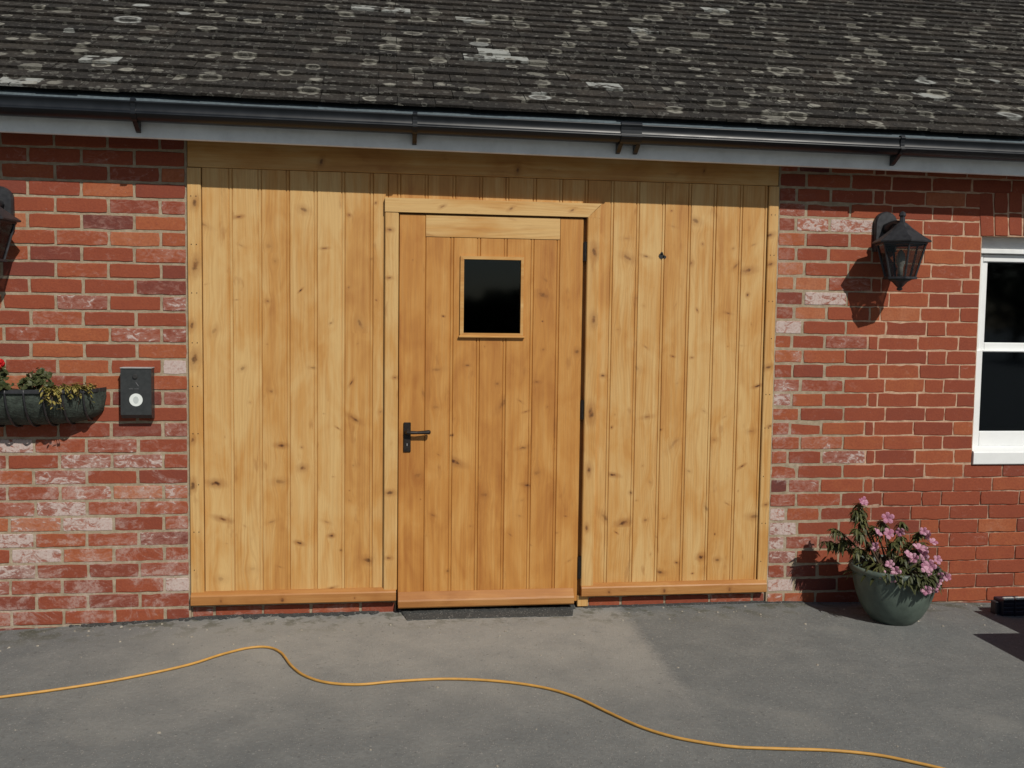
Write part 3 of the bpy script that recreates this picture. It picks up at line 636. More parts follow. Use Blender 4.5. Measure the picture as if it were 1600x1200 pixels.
# right wall: newer toothing against the timber, older thin-jointed brick beyond, window opening
WL, WR, WB, WT = 2.950, 4.090, .690, 1.846
rw = MB(); X0 = 1.8800
for k in range(-3, 31):
    zt = Z0+(k+1)*PITCH_Z
    if zt > 2.24: continue
    typ = k % 2
    e = lambda: rb.uniform(-.006, .006)
    if typ == 1: new = [X0, 1.974+e(), 2.143+e(), 2.372+e()]; x = new[-1]; oldx = [x]
    else: new = [X0, 2.024+e(), 2.252+e()]; x = new[-1]; oldx = [x, x+.216+e()]
    if typ == 1: oldx += [x+.052+e()]
    x = oldx[-1]; h = 0
    while x < 5.7:
        if typ == 0 and h % 3 == 1 and rb.random() < .8: x += .104
        else: x += .214 + e()*.5
        h += 1; oldx.append(x)
    zc = Z0+(k+.5)*PITCH_Z
    def clip(xl, lo, hi):
        q = [min(max(v, lo), hi) for v in xl]; r_ = [q[0]]
        for v in q[1:]:
            if v-r_[-1] > .001: r_.append(v)
        if len(r_) > 2 and r_[-1]-r_[-2] < .035: r_.pop(-2)
        return r_
    row(rw, new, k, .0105)
    if WB+.01 < zc < 1.86:
        row(rw, clip(oldx, 0, WL), k, .0045, True, .0055)
        row(rw, clip([v for v in oldx if v > WR-.25], WR, 9), k, .0045, True, .0055)
    elif 1.86 <= zc < 2.085:
        row(rw, clip(oldx, 0, WL-.012), k, .0045, True, .0055); row(rw, clip([v for v in oldx if v > WR-.25], WR+.012, 9), k, .0045, True, .0055)
    else: row(rw, oldx, k, .0045, True, .0055)
for k in (-2, -1): row(rw, [.975, 1.14, 1.36, 1.59, 1.81, X0-.003] if k % 2 else [.975, 1.25, 1.47, 1.7, X0-.003], k, .0105, y=.012)
for a in ((X0-.002, WL-.0005, -.2, 2.24), (WL, WR, -.2, WB-.002), (WR+.0005, 5.72, -.2, 2.24), (WL, WR, WT+.26, 2.24)):
    my = MY_NEW if a[0] < 2 else MY_OLD
    if a[2] < 0 and a[0] < WL and a[1] < WR:
        rw.box(a[0], a[1], MY_OLD, .12, .56, a[3], 1); rw.box(a[0], 2.46, MY_OLD, .12, a[2], .5595, 1); rw.box(2.4605, a[1], .0052, .12, a[2], .5595, 1)
    elif a[2] < 0: rw.box(a[0], a[1], .0052, .12, a[2], a[3] if a[3] < 1 else .56, 1); (a[3] > 1) and rw.box(a[0], a[1], MY_OLD, .12, .5605, a[3], 1)
    else: rw.box(a[0], a[1], MY_OLD, .12, a[2], a[3], 1)
rw.box(.972, X0-.0025, MY_NEW+.012, .10, -.2, .0535, 1)
brw = fix_normals(rw.build('brick_wall', [M['brick'], M['mortar']], B))
# soldier arch of bricks on end over the window
ar = MB(); n = 15
def arch_z(x): return .030*(1-((x-(WL+WR)/2)/((WR-WL)/2))**2)
ax0, ax1 = WL-.012, WR+.012
for i in range(n):
    a = ax0+(ax1-ax0)*i/n; b = ax0+(ax1-ax0)*(i+1)/n; cxm = (a+b)/2; zz = arch_z(cxm)
    fan = (cxm-(WL+WR)/2)*.03
    z0, z1, zm = WT-.004+zz*.5, WT+.206+zz, WT+.104+zz*.8
    def lb(za, zb):
        t0 = len(ar.v); brick(ar, a+.003, b-.003, za, zb, -.001, True)
        for q in range(t0, len(ar.v)):
            x, y, z = ar.v[q]; ar.v[q] = (x+fan*(z-WT)/.2, y, z)
    if i in (0, n-1): lb(z0, z1)
    else: lb(z0, zm-.003); lb(zm+.003, z1)
ar.box(ax0-.002, ax1+.002, .0032, .118, WT-.002, WT+.262, 1)
fix_normals(ar.build('window_arch', [M['brick'], M['mortar']], brw))
# the rest of the shell: gables, back wall, floor and ceiling of the dark rooms behind
sh = MB(); XL, XR, YB = -3.72, 5.72, 6.2
sh.box(XL, XL+.2, .121, YB, -.2, 2.24); sh.box(XR-.2, XR, .121, YB, -.2, 2.24); sh.box(XL+.201, XR-.201, YB-.2, YB, -.2, 2.24)
for xg in (XL, XR-.2):
    A = [sh.vert(xg, .0, 2.241), sh.vert(xg, YB, 2.241), sh.vert(xg, YB/2, 4.16)]; Bq = [sh.vert(xg+.2, .0, 2.241), sh.vert(xg+.2, YB, 2.241), sh.vert(xg+.2, YB/2, 4.16)]
    sh.face(A); sh.face(Bq[::-1])
fix_normals(sh.build('wall', M['plain'], B))
ins = MB()
ins.box(XL+.201, XR-.201, .121, YB-.201, 2.16, 2.20); ins.box(XL+.201, XR-.201, .121, YB-.201, .01, .03)
ins.box(XL+.201, XR-.201, 2.6, 2.65, .03, 2.16)
# dark lining behind the boards, left open behind the two panes
for x0, x1, z0, z1 in ((-.90, .345, .0, 2.16), (.345, .63, .0, 1.31), (.345, .63, 1.69, 2.16), (.63, 1.885, .0, 2.16)): ins.box(x0, x1, .062, .120, z0, z1)
fix_normals(ins.build('room_lining', M['dark'], B))

# --- sash window
WY = .075
wf = MB()
wf.box(WL-.03, WL+.062, WY, WY+.10, WB+.0, WT-.085, 0, .004); wf.box(WR-.062, WR+.03, WY, WY+.10, WB, WT-.085, 0, .004)
wf.box(WL+.0625, WR-.0625, WY+.003, WY+.10, 1.722, WT-.085, 0, .003)
win = fix_normals(wf.build('window', M['white'], B))
hd_ = MB(); hd_.box(WL-.02, WR+.02, WY-.012, WY+.10, WT-.0845, WT+.02, 0, .003); hd_.box(WL-.02, WR+.02, WY-.020, WY+.05, WT-.0845, WT-.06, 0, .003)
fix_normals(hd_.build('head', M['fascia'], win))
def sash(x0, x1, z0, z1, y, st, bt, tp):
    s = MB(); s.box(x0, x0+st, y, y+.04, z0, z1, 0, .004); s.box(x1-st, x1, y, y+.04, z0, z1, 0, .004)
    s.box(x0+st+.0002, x1-st-.0002, y+.002, y+.038, z0, z0+bt, 0, .004); s.box(x0+st+.0002, x1-st-.0002, y+.002, y+.038, z1-tp, z1, 0, .004)
    fix_normals(s.build('sash', M['white'], win))
    p = MB(); p.box(x0+st-.004, x1-st+.004, y+.018, y+.022, z0+bt-.004, z1-tp+.004); p.build('window_pane', M['glass'], win)
sash(WL+.045, WR-.045, 1.262, 1.755, WY+.012, .050, .048, .020)
sash(WL+.030, WR-.030, .775, 1.272, WY-.010, .045, .078, .010)
ws = MB(); ws.prism_x([(WY+.09, .692), (WY+.09, .778), (WY-.02, .778), (-.008, .758), (-.011, .752), (-.011, .696), (-.008, .692)], WL+.001, WR-.001)
fix_normals(ws.build('sill', M['white'], win))

# --- eaves: fascia, felt, gutter
ez = lambda x: -.0075*(x-.5)
fa = MB(); fa.prism_x([(-.145, 2.139), (-.145, 2.30), (-.165, 2.295), (-.165, 2.142), (-.162, 2.139)], XL-.1, XR+.1, zf=ez); fix_normals(fa.build('fascia', M['fascia'], B))
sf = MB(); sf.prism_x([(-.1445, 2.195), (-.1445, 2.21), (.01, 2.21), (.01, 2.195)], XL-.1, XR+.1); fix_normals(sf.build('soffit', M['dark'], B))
fe = MB(); fe.prism_x([(-.10, 2.352), (-.10, 2.356), (-.200, 2.300), (-.213, 2.285), (-.217, 2.258), (-.213, 2.257), (-.209, 2.284), (-.197, 2.296)], XL-.1, XR+.1, zf=ez); fix_normals(fe.build('eaves_felt', M['felt'], B))
gu = MB(); r_, gx, gz = .050, -.214, 2.256
out = [(-.2555, 2.2745), (-.262, 2.274), (-.2645, 2.270), (-.262, 2.2655), (-.2585, 2.262), (-.2565, 2.250), (-.2575, 2.236), (-.2605, 2.2305), (-.2645, 2.2275), (-.2665, 2.224), (-.2655, 2.2205),
       (-.2615, 2.2175), (-.2565, 2.212), (-.246, 2.204), (-.230, 2.1985), (-.210, 2.197), (-.190, 2.200), (-.176, 2.208), (-.168, 2.222), (-.1665, 2.245), (-.1665, 2.276)]
inn = [(y+.0035*(1 if y < -.21 else -1)*(1 if abs(y+.21) > .012 else 0), z+(.0035 if z < 2.215 else 0)) for y, z in out[4:-1]]
gp = out + [(-.1705, 2.276)] + inn[::-1] + [(-.2550, 2.268)]
NS = 24
xx = [XL-.12 + (XR-XL+.24)*i/NS for i in range(NS+1)]
rows_ = [[gu.vert(x, y, z+ez(x)) for y, z in gp] for x in xx]
for a, b in zip(rows_, rows_[1:]):
    for k in range(len(gp)): gu.face((a[k], b[k], b[(k+1) % len(gp)], a[(k+1) % len(gp)]))
gu.face(rows_[0]); gu.face(rows_[-1][::-1])
gut = fix_normals(gu.build('gutter', M['gutter'], B, True))
gut['label'] = 'black half round plastic gutter'
def strap(x, w, tail):
    s = MB(); zz = ez(x); o, q = [], []
    for i in range(0, 20):
        y, z = out[i]; cy, cz = -.212, 2.262; L = math.hypot(y-cy, z-cz); ny, nz = (y-cy)/L, (z-cz)/L
        o.append((y+ny*.0065, z+nz*.0065)); q.append((y+ny*.0012, z+nz*.0012))
    o = [(-.245, 2.284), (-.262, 2.284)] + o[1:]; q = [(-.245, 2.2755)] + q[1:]
    s.prism_x(o + q[::-1], x-w/2, x+w/2, zf=lambda v: zz)
    offs = ([0] if w < .05 else [-.04, .04]) if tail else []
    for dx in offs:
        a_ = .0095
        A = [(-.169, 2.205), (-.205, 2.1925), (-.232, 2.191), (-.214, 2.180), (-.186, 2.164), (-.169, 2.158)]
        s.prism_x(A, x+dx-a_, x+dx+a_, zf=lambda v: zz)
    fix_normals(s.build('gutter_bracket' if w < .05 else 'gutter_joint', M['gutter'], gut))
for x, w, t_ in ((-2.1, .022, 1), (-1.055, .020, 1), (.115, .020, 1), (1.075, .095, 1), (2.36, .020, 1), (3.5, .022, 1)): strap(x, w, t_)

# --- tiled roof
PH = R(32); GA = .112; cp, sp = math.cos(PH), math.sin(PH)
EY, EZ = -.215, 2.317
rf = MB(); rr_ = random.Random(12)
NR = int(3.95/GA)
for j in range(NR):
    x = XL-.12 + (0.0825 if j % 2 else 0) - .08
    while x < XR+.05:
        w = .165; jx = rr_.uniform(-.0015, .0015)
        lift = rr_.gauss(0, .0012) + .003*mnoise.noise(Vector((x*1.1, j*.35, 3))); dr = rr_.gauss(0, .0016) + .003*mnoise.noise(Vector((x*.9, j*.6, 9))); th = .012; tl = .185
        sk = rr_.gauss(0, .0012)
        at = dict(tile=(rr_.uniform(0, 30), min(1, max(0, rr_.gauss(.42, .12))), j))
        pts = []
        for (dx, ss, hh) in ((0, -dr+sk, 0), (w-.0018, -dr-sk, 0), (w-.0018, tl, -1), (0, tl, -1)):
            for top in (0, 1):
                s0 = j*GA + ss; nrm = (th*1.55 + lift if hh == 0 else -.002) + (th if top else 0)
                px = x+dx+jx; py = EY + s0*cp - nrm*sp; pz = EZ + s0*sp + nrm*cp - .018
                pts.append((px, py, pz + ez(px)))
        i0 = len(rf.v); rf.v += pts
        for f in ((1, 3, 5, 7), (0, 1, 7, 6), (0, 2, 3, 1), (2, 4, 5, 3), (0, 6, 4, 2)): rf.face([i0+q for q in f], 0, **at)
        x += w
# underlay and rear slope close the roof
SL = NR*GA + .05
ry, rz = EY+SL*cp, EZ+SL*sp-.03
A = [rf.vert(XL-.1, EY+.03, EZ-.02+.01), rf.vert(XR+.1, EY+.03, EZ-.02-.03), rf.vert(XR+.1, ry, rz-.03), rf.vert(XL-.1, ry, rz)]
rf.face(A, 0, tile=(1, .3, 0))
Bq = [rf.vert(XL-.1, 2*ry-EY, EZ-.02), rf.vert(XR+.1, 2*ry-EY, EZ-.02)]
rf.face((A[3], A[2], Bq[1], Bq[0]), 0, tile=(1, .3, 0))
roof = fix_normals(rf.build('roof', M['roof'], B))
rg = MB()
for i in range(22):
    x = XL-.1+i*.447; pr = [(ry+.11*math.cos(math.pi*k/8), rz-.06+.13*math.sin(math.pi*k/8)) for k in range(9)]
    rg.prism_x(pr, x, x+.44, tile=(i, .4, 0))
fix_normals(rg.build('ridge_tiles', M['roof'], roof))

# ------------------------------------------------------------------ wall lanterns
def lantern(loc, label):
    t = thing('wall_lantern', label, 'lantern', loc, 'black six sided wall lanterns')
    p = MB()        # back plate with a rounded top and a raised boss; origin = lantern axis on the wall face, z of glass top
    out = [(-.058, -.035), (.058, -.035), (.058, .105)] + [(.058*math.cos(math.pi*k/10), .105+.055*math.sin(math.pi*k/10)) for k in range(1, 10)] + [(-.058, .105)]
    a = [p.vert(x*.92, -.026, z*.97) for x, z in out]; b = [p.vert(x, -.016, z) for x, z in out]; c = [p.vert(x, .003, z) for x, z in out]
    p.face(a); n = len(out)
    for k in range(n): p.face((a[k], a[(k+1) % n], b[(k+1) % n], b[k])); p.face((b[k], b[(k+1) % n], c[(k+1) % n], c[k]))
    fix_normals(p.build('back_plate', M['iron'], t))
    AX = -.165
    s = MB(); s.tube([(0, -.02, .075), (0, -.045, .085), (0, -.075, .098), (0, -.105, .100), (0, -.135, .094), (0, AX, .090)], [.028, .022, .013, .011, .012, .014], 12)
    s.tube([(0, -.02, .02), (0, -.05, .025), (0, -.08, .05), (0, -.10, .09)], [.014, .010, .008, .008], 10)
    fix_normals(s.build('arm', M['iron'], t, True))
    a0 = R(-11); c0 = (0, AX, 0)
    k_ = MB(); k_.lathe([(.112, -.008), (.134, -.004), (.136, .002), (.105, .022), (.072, .046), (.046, .066), (.030, .082), (.020, .090), (.014, .094), (.011, .118), (.017, .126), (.013, .140), (.002, .146)], 6, c0, 0, a0, True)
    fix_normals(k_.build('roof_cap', M['iron'], t))
    f = MB(); RT, RB, ZB = .112, .068, -.165
    for k in range(6):
        an = a0 + k*math.pi/3; d = Vector((math.sin(an), -math.cos(an), 0))
        f.tube([Vector(c0)+d*RT+Vector((0, 0, -.006)), Vector(c0)+d*RB+Vector((0, 0, ZB))], .0050, 6)
    f.lathe([(RB+.010, ZB-.010), (RB+.010, ZB), (RB-.006, ZB), (RB-.006, ZB-.010)], 6, c0, 0, a0)
    f.lathe([(RT+.006, -.014), (RT+.006, -.002), (RT-.008, -.002), (RT-.008, -.014)], 6, c0, 0, a0)
    fix_normals(f.build('frame', M['iron'], t))
    for k in range(6):
        g1 = MB(); q = []
        for an in (a0+k*math.pi/3, a0+(k+1)*math.pi/3):
            for r0, z0 in ((RT-.003, -.008), (RB-.003, ZB)):
                for o_ in (0, .0025): q.append((math.sin(an)*(r0-o_), AX-math.cos(an)*(r0-o_), z0))
        i0 = len(g1.v); g1.v += q
        for fc in ((0, 2, 6, 4), (1, 5, 7, 3), (0, 4, 5, 1), (2, 3, 7, 6), (0, 1, 3, 2), (4, 6, 7, 5)): g1.face([i0+z for z in fc])
        fix_normals(g1.build('glass_panel', M['lampglass'], t))
    fi = MB(); fi.lathe([(.050, ZB-.010), (.052, ZB-.014), (.034, ZB-.024), (.020, ZB-.040), (.015, ZB-.046), (.010, ZB-.049), (.014, ZB-.056), (.012, ZB-.062), (.002, ZB-.066)], 18, c0, 0, 0, True)
    fix_normals(fi.build('finial', M['iron'], t, True))
    bu = MB(); bu.lathe([(.013, ZB), (.013, ZB+.045), (.014, ZB+.05), (.021, ZB+.068), (.023, ZB+.085), (.018, ZB+.108), (.009, ZB+.124), (.001, ZB+.130)], 16, c0, 0, 0, True)
    fix_normals(bu.build('bulb', M['bulb'], t, True))
lantern((2.428, 0, 1.788), 'black six sided wall lantern on old brick beside the white sash window')
lantern((-1.682, 0, 1.788), 'black six sided wall lantern above the hanging flower trough, cut off by the photo edge')

# ------------------------------------------------------------------ black wall box
bx = thing('wall_box', 'small black metal box with white round badge on brick beside the pine boards', 'wall box', (-1.109, 0, .905))
b_ = MB(); w = .066
prf = [(.002, .025), (-.040, .028), (-.058, .045), (-.055, .251), (.002, .251)]
b_.prism_x(prf, -w, w); fix_normals(b_.build('case', M['boxm'], bx))
b_ = MB(); b_.box(-w-.002, w+.002, -.060, .001, .2515, .2565, 0, .0015); fix_normals(b_.build('lid', simple('sunlit_grey_lid', (.34, .34, .34), .5, 0, .2), bx))  # sunlight on the lid top is put into its pale grey colour
def on_front(z): return -.058 + (z-.045)*(.003/.206) - .0008
b_ = MB()
for r0, mi, pr in ((.0285, 0, .0015), (.012, 1, .0022)):
    zc = .112; q = [(r0*math.cos(2*math.pi*k/28), r0*math.sin(2*math.pi*k/28)*(1.0 if mi == 0 else 1.35)) for k in range(28)]
    a = [b_.vert(x, on_front(zc)-pr, zc+z) for x, z in q]; c = [b_.vert(x, on_front(zc)+.003, zc+z) for x, z in q]
    b_.face(a, mi)
    for k in range(28): b_.face((a[k], a[(k+1) % 28], c[(k+1) % 28], c[k]), mi)
fix_normals(b_.build('badge', [M['badge'], simple('grey_emblem', (.50, .54, .53), .4, 0, .05)], bx))
b_ = MB(); b_.lathe([(.011, 0), (.011, .004), (.008, .006)], 16, (0, 0, 0), 0, 0, True)
b_.v = [(x-.003, -z+on_front(.216), y+.216) for x, y, z in b_.v]; fix_normals(b_.build('lock', M['dark'], bx))
b_ = MB()
for x0, x1, z in ((-.030, -.012, .161), (-.008, .012, .161)): b_.box(x0, x1, on_front(z)-.0004, on_front(z)+.002, z-.0012, z+.0012)
b_.quad((-.002, on_front(.19)-.0006, .190), (.001, on_front(.19)-.0006, .192), (.013, on_front(.17)-.0006, .174), (.010, on_front(.17)-.0006, .172))  # slanted highlight on the case, drawn as a grey stroke
b_.build('print_and_glint', M['grey'], bx)

# ------------------------------------------------------------------ wall trough (hayrack) and its plants
TX0, TX1, TZ = -2.05, -1.250, 1.070        # ends and rim height
tro = thing('wall_trough', 'curved black iron hayrack trough with dark liner hung on the left brick wall', 'wall planter', ((TX0+TX1)/2, 0, .90))
def tloc(x, y, z): return (x-(TX0+TX1)/2, y, z-.90)
def tr_d(s):        # depth of the trough in plan along its length: rounded ends
    q = abs(2*s-1); return .185*max(0, 1-q**3.2)**(1/2.4)
def tr_pt(s, a, grow=0.0):     # a: 0 rim front .. 1 foot on the wall
    d = tr_d(s)+grow; ang = a*math.pi/2
    x = TX0+(TX1-TX0)*s
    sag = .168*(.25+.75*(tr_d(s)/.185)**.7)
    return tloc(x, -max(d, .004)*math.cos(ang)**.75 if ang < 1.5707 else -.003, TZ - (sag+grow)*math.sin(ang)**1.15)
ln = MB(); NSg, NA = 64, 12
idg = [[ln.vert(*[c + (.004*mnoise.noise(Vector((i*.45, j*.6, 2))) if q == 1 else 0) for q, c in enumerate(tr_pt(i/NSg, j/NA))]) for j in range(NA+1)] for i in range(NSg+1)]
for i in range(NSg):
    for j in range(NA): ln.face((idg[i][j], idg[i+1][j], idg[i+1][j+1], idg[i][j+1]))
fix_normals(ln.build('liner', M['liner'], tro, True))
so_ = MB(); a = [so_.vert(*tloc(TX0+(TX1-TX0)*i/NSg, -tr_d(i/NSg)*.97, TZ-.012)) for i in range(NSg+1)]; b = [so_.vert(*tloc(TX0+(TX1-TX0)*i/NSg, -.002, TZ-.010)) for i in range(NSg+1)]
for i in range(NSg): so_.face((a[i], a[i+1], b[i+1], b[i]))
so_.build('soil', M['soil'], tro)
ra = MB()
def ribbon(pts, h, th):     # flat bar standing on edge
    for p, q in zip(pts, pts[1:]):
        p, q = Vector(p), Vector(q); d = (q-p).normalized(); nrm = Vector((-d.y, d.x, 0)).normalized()*th/2
        for sgn in (1,):
            A = [p-nrm, p+nrm, q+nrm, q-nrm]; lo = [ra.vert(v.x, v.y, v.z-h) for v in A]; hi = [ra.vert(v.x, v.y, v.z) for v in A]
            for k in range(4): ra.face((lo[k], lo[(k+1) % 4], hi[(k+1) % 4], hi[k]))
            ra.face(hi); ra.face(lo[::-1])
ribbon([tr_pt(i/40, 0, .006) for i in range(41)], .016, .004)
fix_normals(ra.build('rim', M['iron'], tro))
nb = 10
for i in range(nb):
    s = (i+.5)/nb*.94+.03
    bb = MB(); bb.tube([tr_pt(s, k/10, .006) for k in range(11)], .0046, 6); fix_normals(bb.build('bar', M['iron'], tro, True))

def leaf(mb, p, d, L, W, droop, shade, mi=0, fold=.25):
    """one pointed leaf: six faces folded along the midrib and arched"""
    d = Vector(d).normalized(); up_ = Vector((0, 0, 1))
    sd_ = d.cross(up_); sd_ = sd_.normalized() if sd_.length > .05 else Vector((1, 0, 0))
    nrm = sd_.cross(d).normalized(); prev = None
    for k, (t_, w_) in enumerate(((0, .12), (.3, .85), (.62, 1), (.85, .6), (1, .02))):
        c = Vector(p) + d*L*t_ - up_*droop*L*t_*t_
        e = nrm*fold*W*w_*.5
        row_ = [mb.vert(*(c - sd_*W*w_*.5 + e)), mb.vert(*c), mb.vert(*(c + sd_*W*w_*.5 + e))]
        if prev:
            mb.face((prev[0], prev[1], row_[1], row_[0]), mi, leaf=shade); mb.face((prev[1], prev[2], row_[2], row_[1]), mi, leaf=shade)
        prev = row_
def round_leaf(mb, p, nrm, r, shade, mi=0):
    nrm = Vector(nrm).normalized(); a = nrm.cross(Vector((.3, .2, 1))).normalized(); b = nrm.cross(a)
    c0 = mb.vert(*(Vector(p) - nrm*r*.22)); n = 11; ring = []
    for k in range(n):
        an = 2*math.pi*k/n; rr = r*(1+.10*math.sin(5*an))*(.35 if k == 0 else 1)
        ring.append(mb.vert(*(Vector(p) + a*rr*math.cos(an) + b*rr*math.sin(an))))
    for k in range(n): mb.face((c0, ring[k], ring[(k+1) % n]), mi, leaf=shade)
def flower(mb, p, nrm, r, rg_, n=5, mi=0):
    nrm = Vector(nrm).normalized(); a = nrm.cross(Vector((.31, .17, .93))).normalized(); b = nrm.cross(a); ph = rg_.uniform(0, 6)
    for k in range(n):
        an = ph+2*math.pi*k/n; d = a*math.cos(an)+b*math.sin(an); s = nrm.cross(d); sh_ = rg_.uniform(.1, 1)
        pts = [Vector(p)-nrm*r*.35]; L = r*rg_.uniform(.85, 1.1)
        rows3 = []
        for t_, w_, h_ in ((.05, .10, -.3), (.4, .55, .0), (.75, .72, .16), (1.0, .34, .10)):
            c = Vector(p)+d*L*t_+nrm*r*h_
            rows3.append([mb.vert(*(c-s*L*w_*.55-nrm*r*.05)), mb.vert(*(c+nrm*r*.05)), mb.vert(*(c+s*L*w_*.55-nrm*r*.05))])
        for u_, v_ in zip(rows3, rows3[1:]):
            mb.face((u_[0], u_[1], v_[1], v_[0]), mi, leaf=sh_); mb.face((u_[1], u_[2], v_[2], v_[1]), mi, leaf=sh_)

# red geranium at the left photo edge, grey-green clump, yellowing trailer over the rim
rg1 = random.Random(8)
def clump(name, label, cat, base, spots, mat, rg_, rl, nl):
    t = thing(name, label, cat, base); st = MB(); lf = MB(); bv = Vector(base)
    for (x, y, z, sp_) in spots:
        tip = Vector((x, y, z))-bv
        st.tube([Vector((tip.x*.5, tip.y*.6, 0)), tip*.55+Vector((0, 0, .005)), tip], [.003, .0025, .0015], 6)
        for _ in range(nl):
            q = tip+Vector((rg_.gauss(0, sp_), rg_.gauss(0, sp_), rg_.gauss(0, sp_*.8)))
            st.tube([tip*.7, q], .0009, 4)
            round_leaf(lf, q, (rg_.gauss(0, .6), -.7+rg_.gauss(0, .5), .7), rg_.uniform(rl*.5, rl*1.15), rg_.random())
    st.build('stem', M['stem'], t, True); lf.build('foliage', mat, t); return t
ge = clump('geranium', 'red flowering geranium in the wall trough at the photo left edge', 'plant', (-1.72, -.11, 1.055),
      [(-1.66, -.13, 1.125, .018), (-1.72, -.11, 1.12, .03), (-1.78, -.10, 1.13, .03), (-1.69, -.15, 1.09, .025), (-1.635, -.15, 1.085, .018)], M['gleaf'], rg1, .020, 20)
for cx, cy, cz in ((-1.655, -.13, 1.178), (-1.75, -.11, 1.20)):
    fm = MB(); base = Vector((-1.72, -.11, 1.055))
    for _ in range(16):
        v = Vector((rg1.gauss(0, 1), rg1.gauss(0, 1)-.4, rg1.gauss(0, 1)+.3)).normalized()
        flower(fm, Vector((cx, cy, cz))-base+v*.018, v, .015, rg1)
    fm.tube([Vector((cx, cy, cz-.01))-base, Vector((cx*.5-.86, -.11, 1.08))-base], .002, 6, leaf=0.0)
    fm.build('flower_head', M['red'], ge)
clump('bedding_plant', 'small grey green bedding plant in the middle of the trough', 'plant', (-1.50, -.12, 1.055),
      [(-1.535, -.13, 1.105, .012), (-1.515, -.12, 1.128, .012), (-1.485, -.12, 1.135, .012), (-1.475, -.14, 1.10, .014), (-1.56, -.14, 1.075, .02), (-1.45, -.15, 1.075, .018), (-1.50, -.15, 1.08, .02)], M['gleaf'], rg1, .014, 22)
tp = thing('trailing_plant', 'yellowing trailing plant spilling over the right end of the trough', 'plant', (-1.34, -.12, 1.06))
st, lf = MB(), MB(); bv = Vector((-1.34, -.12, 1.06))
for i in range(46):
    x = rg1.uniform(-1.45, -1.27); dd = tr_d((x-TX0)/(TX1-TX0)); hang = rg1.random() < .45
    p0 = Vector((x, -dd*rg1.uniform(.3, .7), TZ-.005)); p1 = Vector((x+rg1.gauss(0, .015), -dd*.95, TZ+rg1.uniform(.004, .024)))
    p2 = Vector((x+rg1.gauss(0, .02), -dd-.016, TZ-(rg1.uniform(.02, .07) if hang else -.012)))
    if abs(x+1.42) < .025: p2.z -= .02
    st.tube([p0-bv, p1-bv, p2-bv], .0013, 5)
    for k in range(9):
        t_ = rg1.uniform(.3, 2); q = p0.lerp(p1, t_) if t_ < 1 else p1.lerp(p2, t_-1)
        leaf(lf, q-bv, (rg1.gauss(0, .7), -rg1.uniform(.1, 1), rg1.gauss(.15, .5)), rg1.uniform(.014, .028), rg1.uniform(.007, .012), .4, rg1.random())
# one long pale dry leaf lying over the others
leaf(lf, Vector((-1.395, -.15, 1.085))-bv, (1, .15, .22), .105, .016, .05, .95); leaf(lf, Vector((-1.37, -.15, 1.08))-bv, (1, .05, .10), .10, .013, .05, 1)
st.build('stem', M['stem'], tp, True); lf.build('foliage', M['dry'], tp)

# ------------------------------------------------------------------ green pot and azalea
PX, PY = 2.388, -.295; PZ = ground_z(PX, PY)
pot = thing('flower_pot', 'round green glazed flower pot on the tarmac against the brick wall', 'flower pot', (PX, PY, PZ))
pm = MB(); pm.lathe([(r0*.96, z0*1.12) for r0, z0 in [(.02, .0), (.098, .0), (.106, .006), (.134, .032), (.160, .072), (.180, .118), (.192, .160), (.198, .195), (.201, .208), (.210, .212), (.215, .222), (.213, .234), (.204, .238), (.196, .230), (.190, .19), (.178, .15)]], 56)
fix_normals(pm.build('pot', M['pot'], pot, True))
pm = MB(); pm.lathe([(.188, .206), (.13, .216), (.06, .22), (.005, .222)], 32); pm.build('soil', M['soil'], pot, True)
az = thing('azalea', 'straggly pink flowering azalea growing in the green pot', 'plant', (PX, PY, PZ+.222))
rg2 = random.Random(19)
def P3(x, z, y): return Vector((x, y, z))-Vector((PX, PY, PZ+.222))       # world point to plant space
tips = [(2.205, .555, -.27), (2.185, .44, -.30), (2.285, .445, -.28), (2.335, .465, -.26), (2.355, .38, -.33), (2.44, .46, -.25), (2.51, .42, -.30),
        (2.545, .36, -.27), (2.575, .27, -.28), (2.45, .355, -.38), (2.37, .325, -.40), (2.335, .27, -.42), (2.46, .285, -.44), (2.49, .225, -.47), (2.40, .22, -.48),
        (2.53, .215, -.42), (2.205, .335, -.26), (2.255, .28, -.40), (2.31, .34, -.2), (2.16, .37, -.22), (2.42, .30, -.2), (2.54, .30, -.16), (2.30, .255, -.45), (2.585, .21, -.34), (2.12, .42, -.20), (2.095, .35, -.17), (2.15, .33, -.15), (2.24, .40, -.2), (2.41, .40, -.3), (2.50, .35, -.22), (2.205, .50, -.26), (2.19, .525, -.28)]
st, lf = MB(), MB(); tips_l = []
for i, (x, z, y) in enumerate(tips):
    tp_ = P3(x, z, y); rt_ = Vector((tp_.x*.22, tp_.y*.22, -.005)); mid = rt_.lerp(tp_, .5)+Vector((tp_.x*.05, 0, .03))
    pl = [rt_, rt_.lerp(mid, .6), mid, mid.lerp(tp_, .55)+Vector((0, 0, .01)), tp_]
    st.tube(pl, [.006, .005, .004, .003, .002], 7); tips_l.append((pl, tp_))
    nlv = 56 if z > .3 else 44
    for _ in range(nlv):
        f = 1-abs(rg2.gauss(0, .18)); f = max(.45, f); k = min(3, int(f*4)); q = pl[k].lerp(pl[k+1], f*4-k) if f < 1 else tp_
        an = rg2.uniform(0, 2*math.pi)
        d = Vector((math.cos(an), math.sin(an), rg2.uniform(-.5, .35)))
        leaf(lf, q, d, rg2.uniform(.022, .048), rg2.uniform(.008, .014), rg2.uniform(.1, 1.2), rg2.random())
